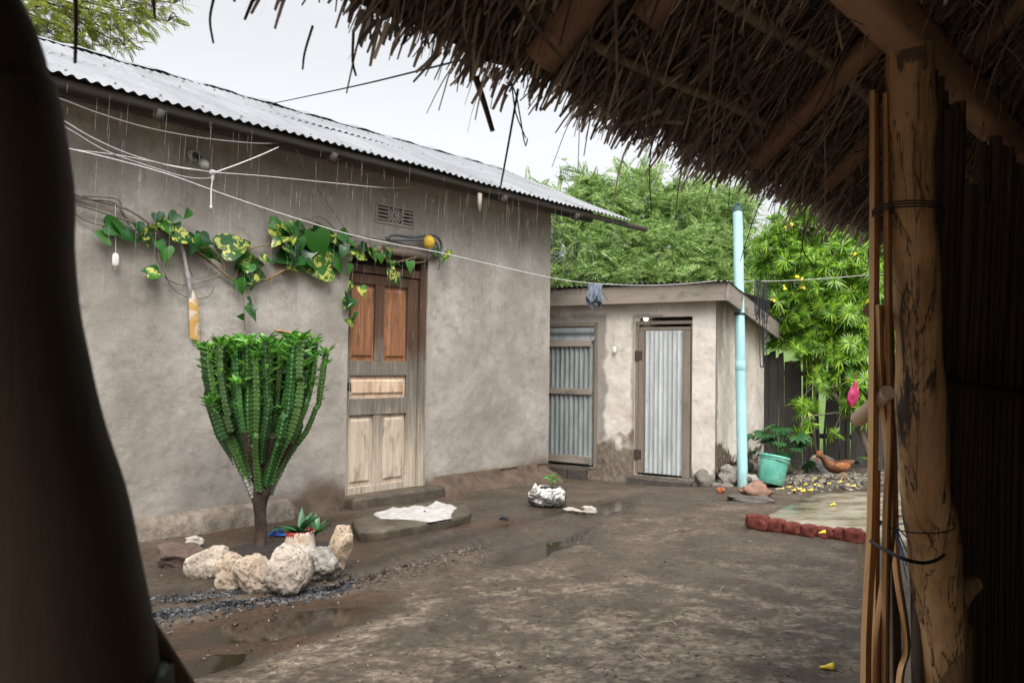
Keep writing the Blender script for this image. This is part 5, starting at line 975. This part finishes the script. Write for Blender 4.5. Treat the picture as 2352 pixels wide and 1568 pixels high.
for k in range(12):
    a = k*math.pi/6; o = np.array([math.cos(a), math.sin(a), 0])*.062; mb.tube([pt+o, pt+o*.9+pd_*.05, pt+o*.45+pd_*.075], .007, 5)
mb.tube([pt+pd_*.07, pt+pd_*.085], .038, 14); part(mb, 'vent_cap', capm, pipe)
wz = pb+(pt-pb)*((aty(1699, 718, pb[1])[2]-pb[2])/(pt[2]-pb[2])); mb = MB()
for k in range(3): mb.tube([wz+np.array([.069*math.cos(t), .069*math.sin(t), .012*k-.004*math.sin(t)]) for t in np.linspace(0, 6.283, 24)], .004, 5, cap=False)
part(mb, 'wire_tie', blk, pipe)

bk0 = gp(1769, 1116); bucket = thing('bucket', 'tilted turquoise green plastic bucket with a lid beside the vent pipe', 'bucket', tuple(bk0))
ax = np.array([.20, .10, 1.0]); ax /= np.linalg.norm(ax); RB = rot_to(ax)[:, [1, 2, 0]]; bo = bk0+UP*.025
bm_ = Mt('green_bucket_plastic', .38, .45); n = bm_.noise(6, 7, .7); c = bm_.mix(bm_.ramp(n, [(.4, 0.), (.65, 1.)]), (.075, .33, .24), (.20, .48, .38)); c = bm_.mix(bm_.ramp(bm_.math('ADD', bm_.math('MULTIPLY', bm_.z(), -2.2), bm_.noise(16, 6, .75)), [(.25, 0.), (.6, .8)]), c, (.07, .12, .09)); bm_.col(c)
part(MB().lathe([(0, 0), (.155, 0), (.162, .01), (.178, .30), (.178, .305), (.186, .31), (.186, .325), (.180, .33)], bo, 36, RB), 'bucket_body', bm_.m, bucket)
part(MB().lathe([(.184, .330), (.192, .333), (.192, .362), (.186, .368), (.170, .366), (.165, .350), (0, .352)], bo, 36, RB), 'lid', bm_.m, bucket)
def pt_b(a, r, z): return bo+RB @ np.array([r*math.cos(a), r*math.sin(a), z])
part(MB().tube(smooth_path([pt_b(a, .195, .315-.02*math.sin(a*1)) for a in np.linspace(-.2, 3.0, 9)], 20), .005, 6), 'wire_handle', simple('handle_wire', (.2, .24, .22), (.35, .38, .36), 9, .4), bucket)
stone('rock', 1883, 1072, 1090, 62, 50, 'rounded dark grey boulder in front of the board fence next to the hen', simple('boulder_grey', (.06, .058, .055), (.14, .135, .125), 6, .9, .2, .7, .02), 61, 0, .9, .25, .04, 4, None, 'rock')
stone('rock', 1738, 1131, 1146, 84, 40, 'flat reddish brown rock by the foot of the vent pipe', simple('reddish_rock', (.14, .075, .05), (.30, .185, .135), 7, .85, .2, .7, .015), 63, .12, 1.3, .4, .06, 4, None, 'rock')
stone('rock', 1716, 1146, 1150, 110, 20, 'thin dark slab of rock lying under the reddish brown rock', simple('dark_slab_rock', (.05, .045, .04), (.12, .105, .09), 7, .8, .3, .6, .012), 64, .05, 2.2, .4, .05, 4, None, 'rock')
stone('rock', 1676, 1092, 1112, 62, 50, 'dark jagged rock at the shed corner left of the vent pipe', greyst, 66, .2, 1, .5, .08, 4, None, 'rock')
stone('rock', 1728, 1106, 1118, 30, 26, 'grey wedge shaped rock between the vent pipe and the bucket', greyst, 67, .5, 1, .45, .07, 4, None, 'rock')
stone('brick_fragment', 1656, 1125, 1131, 18, 13, 'small orange brick fragment on the ground left of the vent pipe', simple('orange_brick', (.25, .07, .03), (.38, .13, .06), 15, .9), 68, 0, 1, .3, .05, 3, None, 'brick')
stone('rock', 1352, 1170, 1182, 34, 14, 'small pale lump of rubble in the puddle past the soil sack', palest, 70, 0, 1, .5, .1, 4, None, 'rock')
stone('rock', 1318, 1172, 1180, 40, 14, 'whitish crumbled rubble beside the soil sack', palest, 73, .1, 1.2, .6, .12, 4, None, 'rock')
stone('rock', 1157, 1189, 1194, 18, 12, 'small round black stone on the mud right of the doorstep', simple('black_stone', (.02, .02, .02), (.05, .05, .05), 9, .6), 71, 0, 1, .2, .04, 3, None, 'rock')

# hen
hc = aty(1926, 1071, 10.45); hen = thing('hen', 'reddish brown hen pecking between the boulder and the wet slab', 'hen', tuple(gp(1935, 1106)))
E1 = np.array([1., 0, 0]); kk = 10.45/FPX
def hp_(u, v, d=0.0): return hc+E1*(u-1926)*kk-UP*(v-1076)*kk+np.array([0, d, 0])
fe = Mt('hen_feather', .6, .25); n = fe.noise(30, 6, .7, (1, 1, 2)); n2 = fe.noise(5, 3); c = fe.ramp(fe.math('ADD', fe.math('MULTIPLY', n, .7), fe.math('MULTIPLY', n2, .4)), [(.38, (.022, .009, .006)), (.55, (.10, .036, .015)), (.75, (.24, .10, .042))]); fe.col(c).bump(n, .8, .01)
pts = smooth_path([hp_(1962, 1063), hp_(1950, 1068), hp_(1936, 1073), hp_(1920, 1077), hp_(1908, 1074), hp_(1900, 1067), hp_(1893, 1059), hp_(1886, 1053), hp_(1879, 1051), hp_(1874, 1053)], 40)
rad = np.interp(np.linspace(0, 9, 40), range(10), np.array([3, 10, 16, 18.5, 17, 13, 9.5, 7.6, 7.6, 4])*kk)
body = part(MB().tube(pts, rad, 18, rough=.24, seed=3, ell=(1, .82)), 'body', fe.m, hen)
for sg in (-1, 1):
    v, f = ico(3); part(MB().add(v*np.array([.105, .022, .055])+hp_(1930, 1074)+np.array([0, sg*.078, 0]), f), 'wing', simple('hen_wing', (.13, .04, .014), (.40, .17, .06), 24, .6, .25, .8, .01, (1, 1, 3)), hen)
mb = MB()
for k in range(9):
    a = -.15+.13*k; p0 = hp_(1956, 1066); d = np.array([math.cos(a), .16*math.sin(k*2.1), math.sin(a)*.75]); sd = np.array([0, 1, 0])*.020+UP*.006; G = [[p0+d*.16*t-sd*math.sin(math.pi*(.15+.8*t))-UP*.05*t*t, p0+d*.16*t+sd*math.sin(math.pi*(.15+.8*t))-UP*.05*t*t] for t in np.linspace(0, 1, 6)]; mb.grid(np.array(G))
part(mb, 'tail', simple('tail_feather', (.012, .018, .020), (.035, .05, .05), 20, .4, .4), hen)
red = simple('hen_comb', (.28, .03, .02), (.40, .06, .03), 20, .6)
mb = MB()
for k in range(4): mb.rock(hp_(1886-k*2.8, 1044+abs(k-1.5)*.7), (.012, .006, .020), k, 2, .1, 0)
mb.rock(hp_(1876, 1062), (.010, .008, .022), 2, 2, .1, 0); part(mb, 'comb', red, hen)
part(MB().tube([hp_(1874, 1053), hp_(1864, 1057)], [.014, .002], 8), 'beak', simple('beak_horn', (.3, .2, .08), (.42, .3, .14), 9, .4), hen)
for sg in (-1, 1): part(MB().rock(hp_(1878, 1050)+np.array([0, sg*.038, 0]), (.006,)*3, 1, 2, 0, 0), 'eye', simple('hen_eye', (.01, .01, .01), (.03, .02, .01), 9, .1), hen)
lm = simple('hen_leg', (.32, .20, .07), (.46, .32, .14), 20, .6)
for (u1, u2, dy) in ((1930, 1926, -.05), (1938, 1944, .05)):
    ft = hp_(u2, 1108, dy); g_ = gh(ft[0], ft[1]); ft[2] = g_+.012; kn = hp_(u1+4, 1095, dy); mb = MB().tube([hp_(u1, 1084, dy), kn, ft], [.022, .011, .008], 8)
    for a in (-.6, 0, .6, math.pi): mb.tube([ft, ft+np.array([-math.cos(a)*.055, math.sin(a)*.05, -.006])], [.007, .003], 5)
    part(mb, 'leg', lm, hen)

# wet concrete slab and bricks
cm = Mt('wet_concrete', .25, .5); n = cm.noise(2.5, 7, .65, (1, 2, 1)); n2 = cm.noise(18, 7, .7); c = cm.mix(cm.ramp(n, [(.35, 0.), (.65, 1.)]), (.145, .120, .082), (.27, .24, .18)); cm.col(cm.mix(cm.ramp(n2, [(.55, 0.), (.75, .5)]), c, (.09, .07, .05))).rgh(cm.ramp(n, [(.38, .05), (.62, .55)])).bump(n2, .12, .006)
PZ = .075
solo(slab(MB(), [gz(1752, 1188, PZ), gz(1800, 1200, PZ), gz(1990, 1225, PZ), gz(2240, 1255, PZ), gz(2200, 1128, PZ), gz(1890, 1128, PZ), gz(1830, 1150, PZ)], -.08, PZ, 88, .012, .008), 'concrete_paving', None, None, cm.m, kind='structure')
br = Mt('old_red_brick', .85, .2); n = br.noise(9, 8, .7); c = br.mix(br.ramp(n, [(.35, 0.), (.65, 1.)]), (.075, .018, .014), (.20, .055, .040)); br.col(br.mix(br.ramp(br.noise(26, 6, .7), [(.58, 0.), (.72, .8)]), c, (.03, .022, .02))).bump(n, .8, .015)
fdir = gz(1990, 1225, 0)-gz(1752, 1188, 0); fdir[2] = 0; fdir /= np.linalg.norm(fdir); RBk = np.stack([fdir, np.array([-fdir[1], fdir[0], 0]), UP], 1)
for (u, v, wpx, hpx), lb_ in zip([(1745, 1201, 54, 32), (1790, 1210, 36, 27), (1825, 1217, 39, 27), (1863, 1224, 36, 24), (1901, 1229, 40, 22), (1934, 1231, 22, 24), (1969, 1235, 50, 27)],
        ['large rough red brick forming the left corner of the wet slab edge', 'red brick right beside the large corner brick', 'second red brick from the large corner brick', 'low dull red brick in the middle of the slab edge', 'sunken red brick with a yellow petal lying on it', 'narrow grey brown brick between two longer red bricks', 'long red brick at the right end nearest the door post']):
    p = gz(u, v+hpx/2, 0); k = p[1]/FPX; c = np.array([p[0], p[1], 0])+np.array([0, .05, .045+hpx*k*.12]); v_, f_ = ico(4); q = np.sign(v_)*np.abs(v_)**.55; q = q/np.abs(q).max(0); q = q*(1+.24*fbm(v_*1.7+u, 3, 5)+.10*fbm(v_*6+u, 3, 6))[:, None]
    solo(MB().add((q*np.array([wpx*k/2*1.02, .055, hpx*k/2+.01])) @ RBk.T+c, f_), 'brick', lb_, 'brick', br.m, 'bricks edging the wet slab')

# ================================================================== LINES, CORDS AND WHAT HANGS ON THEM
ropem = simple('pale_rope', (.40, .39, .37), (.62, .61, .60), 60, .8, .2, .4, .003)
def line(name, label, pix, a, b, r, mat=ropem, cat='clothesline', n=40, group=None, ext=None):
    P_ = [vplane(u, v, a, b) for u, v in pix]; return solo(MB().tube(smooth_path(P_, n), r, 6), name, label, cat, mat, group)
sc_ = s2w(OX-.15, -.18, FZt-.01)
A1 = aty(100, 330, 4.2); KN = vplane(490, 396, aty(100, 270, 4.2), wall(940, 432, .02))
line('clothesline', 'long white clothesline running low across the house wall to the shed corner', [(60, 322), (178, 346), (300, 376), (400, 405), (490, 438), (600, 476), (700, 508), (800, 538), (900, 560), (1000, 578), (1130, 608), (1260, 637), (1340, 649), (1420, 654), (1500, 655), (1580, 651), (1641, 645)], A1, sc_, .0038)
line('clothesline', 'upper white line sagging from the left post to the knot', [(80, 240), (150, 280), (215, 318), (300, 355), (400, 383), (490, 396)], aty(80, 240, 4.2), KN, .0034)
line('clothesline', 'white line from the knot to the wall left of the vent', [(490, 396), (600, 404), (700, 414), (800, 424), (880, 431), (945, 431)], KN, wall(945, 431, .02), .0034)
line('clothesline', 'white line looping under the bulb below the knot', [(90, 260), (160, 298), (240, 345), (330, 378), (420, 405), (470, 410), (492, 405)], aty(90, 260, 4.2), KN+np.array([0, .05, 0]), .0032)
line('clothesline', 'white line drawn nearly straight to the knot from the left', [(90, 335), (175, 345), (280, 358), (380, 378), (440, 388), (492, 397)], aty(90, 335, 4.3), KN-np.array([0, .03, 0]), .0032)
line('tie_string', 'pale string running up from the knot to the eave', [(494, 396), (545, 378), (600, 356), (640, 338)], KN, wall(640, 338, .45), .005, cat='string')
line('faded_rope', 'faded grey rope hanging slack under the eave', [(100, 215), (150, 232), (230, 262), (330, 292), (430, 312), (520, 324), (600, 330), (640, 328)], aty(100, 215, 4.6), wall(640, 328, .4), .006, simple('faded_rope', (.14, .13, .12), (.22, .21, .20), 40), 'rope')
mb = MB().tube(smooth_path([KN+np.array([.02*math.cos(t*2), .012*math.sin(t*2), .012*math.sin(t)]) for t in np.linspace(0, 6, 14)], 40), .006, 6).tube(smooth_path([KN, KN+UP*-.06+E1*-.006, KN-UP*.12+E1*-.012], 12), [.011]*6+[.006]*6, 7).tube([KN-UP*.12-E1*.012, KN-UP*.24-E1*.010], .006, 6).rock(KN-UP*.25-E1*.010, (.010, .010, .016), 2, 2, .1, 0)
solo(mb, 'rope_knot', 'white rope knot with a dangling end where the lines meet', 'knot', ropem)
line('wire', 'thin dark wire slanting down from the eave to the vine over the door', [(682, 345), (705, 400), (740, 450), (775, 500), (808, 548)], wall(682, 345, .5), wall(808, 548, .08), .003, simple('dark_wire', (.04, .04, .04), (.08, .08, .08), 30), 'wire')
line('string', 'thin string hanging from the roof beam end down to the shed fascia', [(1350, 540), (1358, 575), (1368, 620), (1378, 655), (1398, 690)], h2w(6.0, -.25, EZ), s2w(*[sf(1398, 690, -.17)[0], -.17, sf(1398, 690, -.17)[1]]), .003, simple('twine', (.2, .17, .12), (.34, .3, .22), 30), 'string')
pc = h2w(3.2, RY, RZ+.05); pe = aty(1330, 60, 2.4); line('power_cable', 'thin dark cable crossing the white sky from the roof ridge', [(600, 242), (640, 235), (750, 212), (850, 190), (960, 163), (1060, 138), (1200, 100)], onplane(610, 240, NW*(HY+RY), NW), pe, .005, simple('cable_black', (.02, .02, .02), (.05, .05, .05), 30), 'cable')
e2 = aty(2060, 628, 9.0); line('clothesline', 'white clothesline from the shed corner to the right in front of the oleander', [(1641, 645), (1700, 646), (1800, 645), (1900, 639), (2000, 631), (2060, 627)], sc_, e2, .0038)
# shorts on the line
sp_ = vplane(1367, 654, A1, sc_); ks = np.linalg.norm(sp_[:2])/FPX; ld = (sc_-A1)/np.linalg.norm(sc_-A1); ld[2] = 0; ld /= np.linalg.norm(ld); ld = E1*.9+ld*.3; ld /= np.linalg.norm(ld); fnn = np.array([-ld[1], ld[0], 0])
mb = MB()
for side in (-1, 1):
    G = np.zeros((26, 18, 3))
    for i, s_ in enumerate(np.linspace(-1, 1, 26)):
        H_ = (44-7*side)*ks*(1-.26*max(0, 1-abs(s_-.1)*4)-.10*math.sin(s_*5+side)-.12*(s_ < -.7))
        for j, t in enumerate(np.linspace(0, 1, 18)):
            G[i, j] = sp_+ld*(s_*(15+6*t-3*(s_ > 0)*t)*ks+.006*math.sin(t*9+s_*8))-fnn*(side*(.012+.018*t)+.020*math.sin(s_*9+side)*t+.008*math.sin(s_*22+t*4)*t)-UP*H_*t+UP*.006*(j == 0)
    mb.grid(G)
solo(mb, 'shorts', 'wrinkled grey blue shorts drying on the clothesline over the shed fascia', 'shorts', simple('grey_blue_cloth', (.085, .10, .13), (.20, .23, .29), 22, .9, .1, .6, .006, (1, 1, .4)))
# black cords hung on the right-hand line
mb = MB(); cp = vplane(1747, 646, sc_, e2); kc = np.linalg.norm(cp[:2])/FPX
for k in range(9):
    x0 = (-12+3.0*k)*kc; x1 = x0+(3+5*rng.random())*kc; L = (rng.uniform(70, 115) if k not in (4, 6) else 188)*kc; y = .012*rng.normal()
    mb.tube(smooth_path([cp+E1*x0+UP*.004, cp+E1*(x0-.003)+np.array([0, y, -L*.5]), cp+E1*(x0+.005)+np.array([0, y, -L*.93]), cp+E1*((x0+x1)/2)+np.array([0, y, -L]), cp+E1*(x1)+np.array([0, -y, -L*.93]), cp+E1*(x1+.002)+np.array([0, -y, -L*.5]), cp+E1*x1+UP*.004], 30), .0055, 6)
mb.tube([cp+E1*(-13*kc)+UP*.002, cp+E1*(17*kc)+UP*.002], .007, 6)
solo(mb, 'cord_bundle', 'bundle of long black cords looped over the line at the shed barge board', 'cords', blk)
# pink bag
bgp = aty(1960, 905, 11.0); kb = 11.0/FPX; v, f = ico(4); q = v*np.array([13, 6, 30])*kb; q[:, 0] *= np.interp(v[:, 2], [-1, -.4, .3, .8, 1], [.8, 1.1, .85, .45, .2]); q[:, 0] += np.interp(v[:, 2], [-1, 1], [-5, 6])*kb; q *= (1+.30*fbm(v*2.4, 4, 3))[:, None]
solo(MB().add(q+bgp, f).tube([bgp+UP*28*kb+E1*5*kb, bgp+UP*48*kb+E1*8*kb], .004, 5), 'plastic_bag', 'crumpled pink plastic bag hanging in the oleander branches', 'bag', simple('pink_plastic', (.22, .010, .055), (.40, .03, .11), 22, .4, .4, .5, .01))
# wall lamp
lw = wall(444, 357, .0); lamp = thing('wall_lamp', 'unlit white bulb on a round bracket high on the house wall', 'lamp', tuple(lw)); RW = np.stack([DW, UP, -NW], 1)
whp = simple('aged_white_plastic', (.20, .20, .18), (.33, .32, .29), 12, .5, .4, .1)
part(MB().lathe([(0, 0), (.062, 0), (.062, .018), (.050, .030), (.0, .032)], lw, 24, RW), 'base', whp, lamp)
le = lw-NW*.12-UP*.055+DW*.02; part(MB().tube([lw-NW*.02, lw-NW*.07-UP*.02+DW*.006, le], [.026, .024, .026], 14), 'holder', simple('dark_holder', (.03, .03, .03), (.07, .07, .06), 9, .5), lamp)
Rl = rot_to(np.array(-NW*.7-UP*.7))[:, [1, 2, 0]]; part(MB().lathe([(.017, 0), (.022, .02), (.040, .055), (.043, .075), (.036, .098), (.018, .113), (0, .116)], le, 18, Rl), 'bulb', simple('frosted_bulb', (.40, .40, .36), (.5, .5, .45), 9, .3, .5, 0), lamp)
# pull switches
def pull(fu, pix_top, u, v0, v1, w_, label, off, pl_):
    p1 = pl_(u, v0, off); s = thing('pull_switch', label, 'switch', tuple(p1)); p0 = pl_(pix_top[0], pix_top[1], off); k = np.linalg.norm(p1)/FPX
    part(MB().tube([p0, p1], .0035, 6), 'cord', simple('white_cord', (.38, .37, .35), (.5, .5, .48), 30), s)
    h_ = (v1-v0)*k; c = p1-UP*h_/2; part(MB().add(*(lambda v, f: (np.stack([np.sign(v[:, 0])*np.abs(v[:, 0])**.7*w_*k, v[:, 1]*.014, np.sign(v[:, 2])*np.abs(v[:, 2])**.6*h_/2], 1) @ np.stack([fu, np.cross(UP, fu), UP], 1).T+c, f))(*ico(3))), 'switch_body', simple('white_switch', (.55, .55, .52), (.68, .68, .66), 9, .4, .4, .05), s)
    part(MB().tube([c-UP*h_*.5, c-UP*h_*.72], .006, 6), 'pull_knob', whp, s)
pull(DW, (265, 470), 266, 581, 608, 6.5, 'white pull cord switch dangling below the vine on the house wall', .06, lambda u, v, o: wall(u, v, o))
pull(SDX, (1411, 690), 1411, 796, 811, 4.5, 'small white pull switch hanging between the two shed doors', .04, lambda u, v, o: onplane(u, v, SH0-SDY*o, SDY))
# cardboard strip on a twisted rag
rg = wall(425, 585, .06); mb = MB().tube(smooth_path([wall(418, 560, .05), wall(425, 600, .07), wall(433, 640, .06), wall(440, 690, .05)], 24), np.interp(np.linspace(0, 1, 24), [0, .4, .6, 1], [.014, .018, .022, .008]), 8, rough=.5)
solo(mb, 'twisted_rag', 'grey twisted rag tied to the vine above the cardboard strip', 'rag', simple('grey_rag', (.24, .23, .23), (.42, .41, .41), 20, .9, .1, .6, .01, (1, 1, .4)))
G = np.array([[wall(444+(min(1, t*4)*8+3)*s_+4*t, 668+t*112+(4*s_), .045+.012*(1-s_*s_)+.01*math.sin(t*4)) for s_ in np.linspace(-1, 1, 7)] for t in np.linspace(0, 1, 16)]); G2 = G+NW*.006
mb = MB().grid(G).grid(G2[:, ::-1]); cd = Mt('yellow_cardboard', .8, .2); sx = cd.N('ShaderNodeSeparateXYZ'); cd.nt.links.new(cd.tc.outputs['Object'], sx.inputs[0])
st_ = cd.ramp(cd.noise(9, 3, .6, None, .5), [(.50, 0.), (.56, .85)]); hat = cd.ramp(cd.math('SINE', cd.math('MULTIPLY', cd.math('ADD', sx.outputs[2], sx.outputs[0]), 260)), [(.55, 0.), (.7, .4)]); cd.col(cd.mix(hat, cd.mix(st_, (.50, .30, .085), (.58, .54, .48)), (.30, .17, .06)))
solo(mb, 'cardboard_strip', 'torn yellow and white cardboard strip hanging on the house wall', 'cardboard', cd.m)
# yellow fruit, black hose above the door
fp = wall(985, 556, .12); kf = np.linalg.norm(fp[:2])/FPX; solo(MB().rock(fp, (14*kf, 13*kf, 16*kf), 4, 4, .06, .01), 'yellow_fruit', 'round yellow fruit lodged in the vine over the door corner', 'fruit', simple('yellow_skin', (.50, .30, .02), (.62, .42, .04), 9, .4, .4, .05))
mb = MB().tube(smooth_path([wall(u, v, .08) for u, v in [(892, 548), (905, 540), (950, 545), (990, 540), (1008, 548), (1014, 568), (1005, 590)]], 40), .014, 8).tube(smooth_path([wall(u, v, .10) for u, v in [(885, 545), (900, 552), (950, 552), (1000, 556), (1010, 600), (1006, 620)]], 40), .011, 8)
solo(mb, 'old_hose', 'dark old hose bent around the yellow fruit over the door', 'hose', simple('dark_hose', (.03, .04, .045), (.08, .10, .11), 14, .6))
# sack with a seedling
sk = gp(1258, 1162); ksk = sk[1]/FPX; sack = thing('soil_sack', 'torn black and white plastic sack of soil at the house corner', 'sack', tuple(sk))
th = np.linspace(0, 2*np.pi, 120, endpoint=False); PR = [(.02, .0), (.72, .0), (.92, .10), (1.0, .30), (.98, .55), (.90, .78), (.80, .92), (.70, 1.0), (.62, .93), (.60, .80)]; us = np.linspace(0, len(PR)-1, 44)
pr = np.interp(us, range(len(PR)), [p[0] for p in PR]); pz = np.interp(us, range(len(PR)), [p[1] for p in PR]); G = np.zeros((44, 121, 3))
for i in range(44):
    q = np.stack([np.cos(th), np.sin(th), 0*th+pz[i]*1.2], 1); cr = 1+.16*fbm(q*1.6+3, 3, 8)-.16*np.abs(fbm(q*np.array([2.6, 2.6, 6.]), 3, 2))-.05*np.abs(fbm(q*9, 2, 4)); lift = (.16*np.exp(-((th-3.0)/.35)**2)+.07*fbm(q*np.array([3, 3, 0]), 2, 6))*pz[i]
    G[i, :120] = np.stack([pr[i]*cr*46*ksk*np.cos(th), pr[i]*cr*32*ksk*np.sin(th), (pz[i]*(.95+.10*fbm(q*4, 2, 11))+lift)*46*ksk], 1); G[i, 120] = G[i, 0]
sm_ = Mt('torn_sack', .5, .35); n = sm_.noise(4, 7, .7, (1, 1, 2.2), 1.4); c = sm_.mix(sm_.ramp(sm_.math('ADD', n, sm_.math('MULTIPLY', sm_.z(), .9)), [(.56, 0.), (.64, 1.)]), (.05, .045, .04), (.50, .48, .45)); sm_.col(sm_.mix(sm_.ramp(sm_.noise(14, 6, .7), [(.55, 0.), (.7, .6)]), c, (.09, .07, .055))).bump(sm_.noise(20, 5, .6, (1, 1, 2)), .6, .02)
part(MB().grid(G+sk), 'sack_body', sm_.m, sack); part(MB().rock(sk+UP*38*ksk, (30*ksk, 21*ksk, 6*ksk), 5, 4, .2, .1), 'soil', simple('sack_soil', (.02, .016, .013), (.055, .042, .033), 30), sack)
sd0 = sk+UP*36*ksk+E1*.05; seed_ = thing('seedling', 'small green seedling sprouting from the soil sack', 'plant', tuple(sd0)); mb = MB().tube(smooth_path([sd0-UP*.03, sd0+UP*.08, sd0+UP*.16+E1*.01], 8), .004, 5); part(mb, 'stem', simple('seedling_stem', (.10, .18, .05), (.15, .22, .07), 9), seed_)
a = np.arange(9)*2.4; d = np.stack([np.cos(a), np.sin(a), .1+0*a], 1); part(MB().scat(hv*np.array([1, .8, 1]), np.array(hf), frames(d, .2), rng.uniform(.07, .11, 9), sd0+UP*.15+d*.02-UP*(.02*(np.arange(9) % 3))[:, None]), 'leaves', leafmat('seedling_leaf', [(.05, .2, .03), (.10, .32, .05)], .3), seed_)

# ================================================================== SMALL STUFF ON THE GROUND, RAIN
def gzv(U, V):
    p = np.array([gz(u, v) for u, v in zip(U, V)]); 
    for _ in range(2):
        h = ground_attr(p)[0]; d = p-CP; p = CP+d*((h-CAMZ)/d[:, 2])[:, None]
    return p
def chips(name, U, V, L, W, H, mat, label, cat, jitter=.5):
    p = gzv(U, V); N = len(p); tvv, tff = ico(1); sc3 = np.stack([rng.uniform(*L, N), rng.uniform(*W, N), rng.uniform(*H, N)], 1); a = rng.uniform(0, 6.28, N)
    D = np.stack([np.cos(a), np.sin(a), .25*rng.normal(size=N)], 1); tv2 = tvv*(1+.25*rng.normal(size=(len(tvv), 1))); o = solo(MB().scat(tv2, tff, frames(D, .25), sc3, p+UP*sc3[:, 2:]*.3), name, label, cat, mat, smooth=False, kind='stuff'); return o
def isl(name, cols, rough=.8):
    m = Mt(name, rough, .3); r = m.island(); k = len(cols); m.col(m.ramp(r, [(i/(k-1), c) for i, c in enumerate(cols)])); return m.m
N = 1900; t = rng.random(N); U = 345+t*470; Vv = np.interp(U, [345, 480, 640, 760, 815], [1408, 1382, 1368, 1352, 1335])+rng.normal(0, 1, N)*np.interp(U, [345, 560, 815], [17, 13, 9])
chips('charcoal', U, Vv, (.006, .022), (.004, .011), (.003, .009), isl('charcoal_bits', [(.008, .008, .010), (.025, .026, .030), (.055, .058, .065), (.13, .12, .11)], .6), 'black charcoal bits scattered in front of the stone ring', 'charcoal')
N = 650; U = rng.uniform(720, 1130, N); Vv = np.interp(U, [720, 800, 950, 1120], [1350, 1335, 1297, 1250])+np.abs(rng.normal(0, 13, N))-6
chips('leaf_litter', U, Vv, (.006, .024), (.004, .014), (.002, .006), isl('litter_bits', [(.015, .012, .010), (.035, .027, .021), (.07, .052, .04), (.16, .12, .09)]), 'brown leaf litter and grit along the broken edge of the mud ledge', 'litter')
N = 1700; U = rng.uniform(1785, 2040, N); Vv = 1092+np.abs(rng.normal(0, 14, N))-6
chips('rubble_litter', U, Vv, (.012, .05), (.010, .035), (.006, .022), isl('rubble_bits', [(.03, .026, .022), (.08, .07, .06), (.16, .14, .115), (.28, .24, .18)]), 'grey rubble and dead leaves under the oleander in front of the fence', 'litter')
N = 800; U = rng.uniform(330, 1990, N); Vv = 1130+438*rng.random(N)**.8
chips('grit', U, Vv, (.003, .012), (.003, .008), (.002, .006), isl('grit_bits', [(.02, .016, .014), (.06, .05, .04), (.10, .08, .06), (.26, .23, .19)]), 'scattered pebbles and crumbs over the wet yard', 'grit')
N = 26; U = rng.uniform(500, 1980, N); Vv = 1180+370*rng.random(N); chips('twig_litter', U, Vv, (.03, .09), (.003, .006), (.003, .005), isl('twig_bits', [(.015, .012, .010), (.05, .035, .025), (.10, .07, .05)]), 'dark twigs and dead leaves lying about the yard', 'twigs')
N = 170; U = rng.uniform(900, 1990, N); Vv = 1240+328*rng.random(N); chips('straw_litter', U, Vv, (.02, .06), (.0012, .003), (.001, .003), isl('straw_bits', [(.03, .02, .015), (.08, .06, .04), (.16, .12, .08), (.36, .30, .21)]), 'loose bits of straw lying on the yard', 'straw')
petal = simple('fallen_yellow_petal', (.66, .46, .02), (.82, .64, .10), 14, .5, .3, 0)
def flower(u, v, label, grp=None, s=1.0, z=None):
    p = gp(u, v, .012*s) if z is None else gz(u, v, z); a = rng.uniform(-.4, .4); d = np.array([math.cos(a), math.sin(a), .1]); return solo(MB().lathe([(.002, 0), (.007, .003), (.009, .03), (.016, .05), (.022*s, .070*s), (.017*s, .066*s), (.004, .045)], p-d*.03, 7, rot_to(d)[:, [1, 2, 0]]), 'fallen_flower', label, 'flower', petal, grp)
flower(1897, 1536, 'single fallen yellow flower in the lower right foreground'); flower(1887, 1222, 'yellow petal lying on a brick of the slab edge', None, .9, .10); flower(1912, 1158, 'pale fallen flower in the middle of the wet slab', None, .8, .092)
for u, v in [(1797, 1123), (1822, 1127), (1836, 1124), (1850, 1114), (1868, 1116), (1880, 1117), (1891, 1102), (1905, 1112), (1928, 1108), (1945, 1114), (1812, 1120), (1860, 1127), (1843, 1129), (1960, 1117), (1870, 1100)]:
    flower(u, v, 'fallen yellow flower on the rubble between the bucket and the hen', 'fallen flowers by the bucket', rng.uniform(.7, 1.0))
# rain dripping off the eave
N = 420; tt_ = rng.uniform(-1.2, 6.4, N); za = 3.5-1.9*rng.random(N)**1.5; L = rng.uniform(.05, .34, N); oo = .56+.10*rng.normal(size=N); oo = np.clip(oo, .3, 1.2); c6 = np.array([(math.cos(k*2.094), math.sin(k*2.094)) for k in range(3)])
tvr = np.array([(a*.0016*s_, b*.0016*s_, z) for z, s_ in ((0, .35), (-.3, 1), (-.8, 1), (-1, .5)) for a, b in c6]); tfr = np.array([[i*3+j, i*3+(j+1) % 3, (i+1)*3+(j+1) % 3, (i+1)*3+j] for i in range(3) for j in range(3)])
loc = np.array([h2w(a, -b, z) for a, b, z in zip(tt_, oo, za)]); sc3 = np.stack([np.ones(N), np.ones(N), L], 1); Rr = np.tile(np.eye(3), (N, 1, 1)); Rr[:, 0, 2] = .04; rm = Mt('rain_water', .1, .5); rm.col((.55, .58, .60)); rm.b.inputs['Alpha'].default_value = .17
solo(MB().scat(tvr, tfr, Rr, sc3, loc), 'rain', 'thin rain drips falling from the corrugated eave', 'rain', rm.m, kind='stuff')
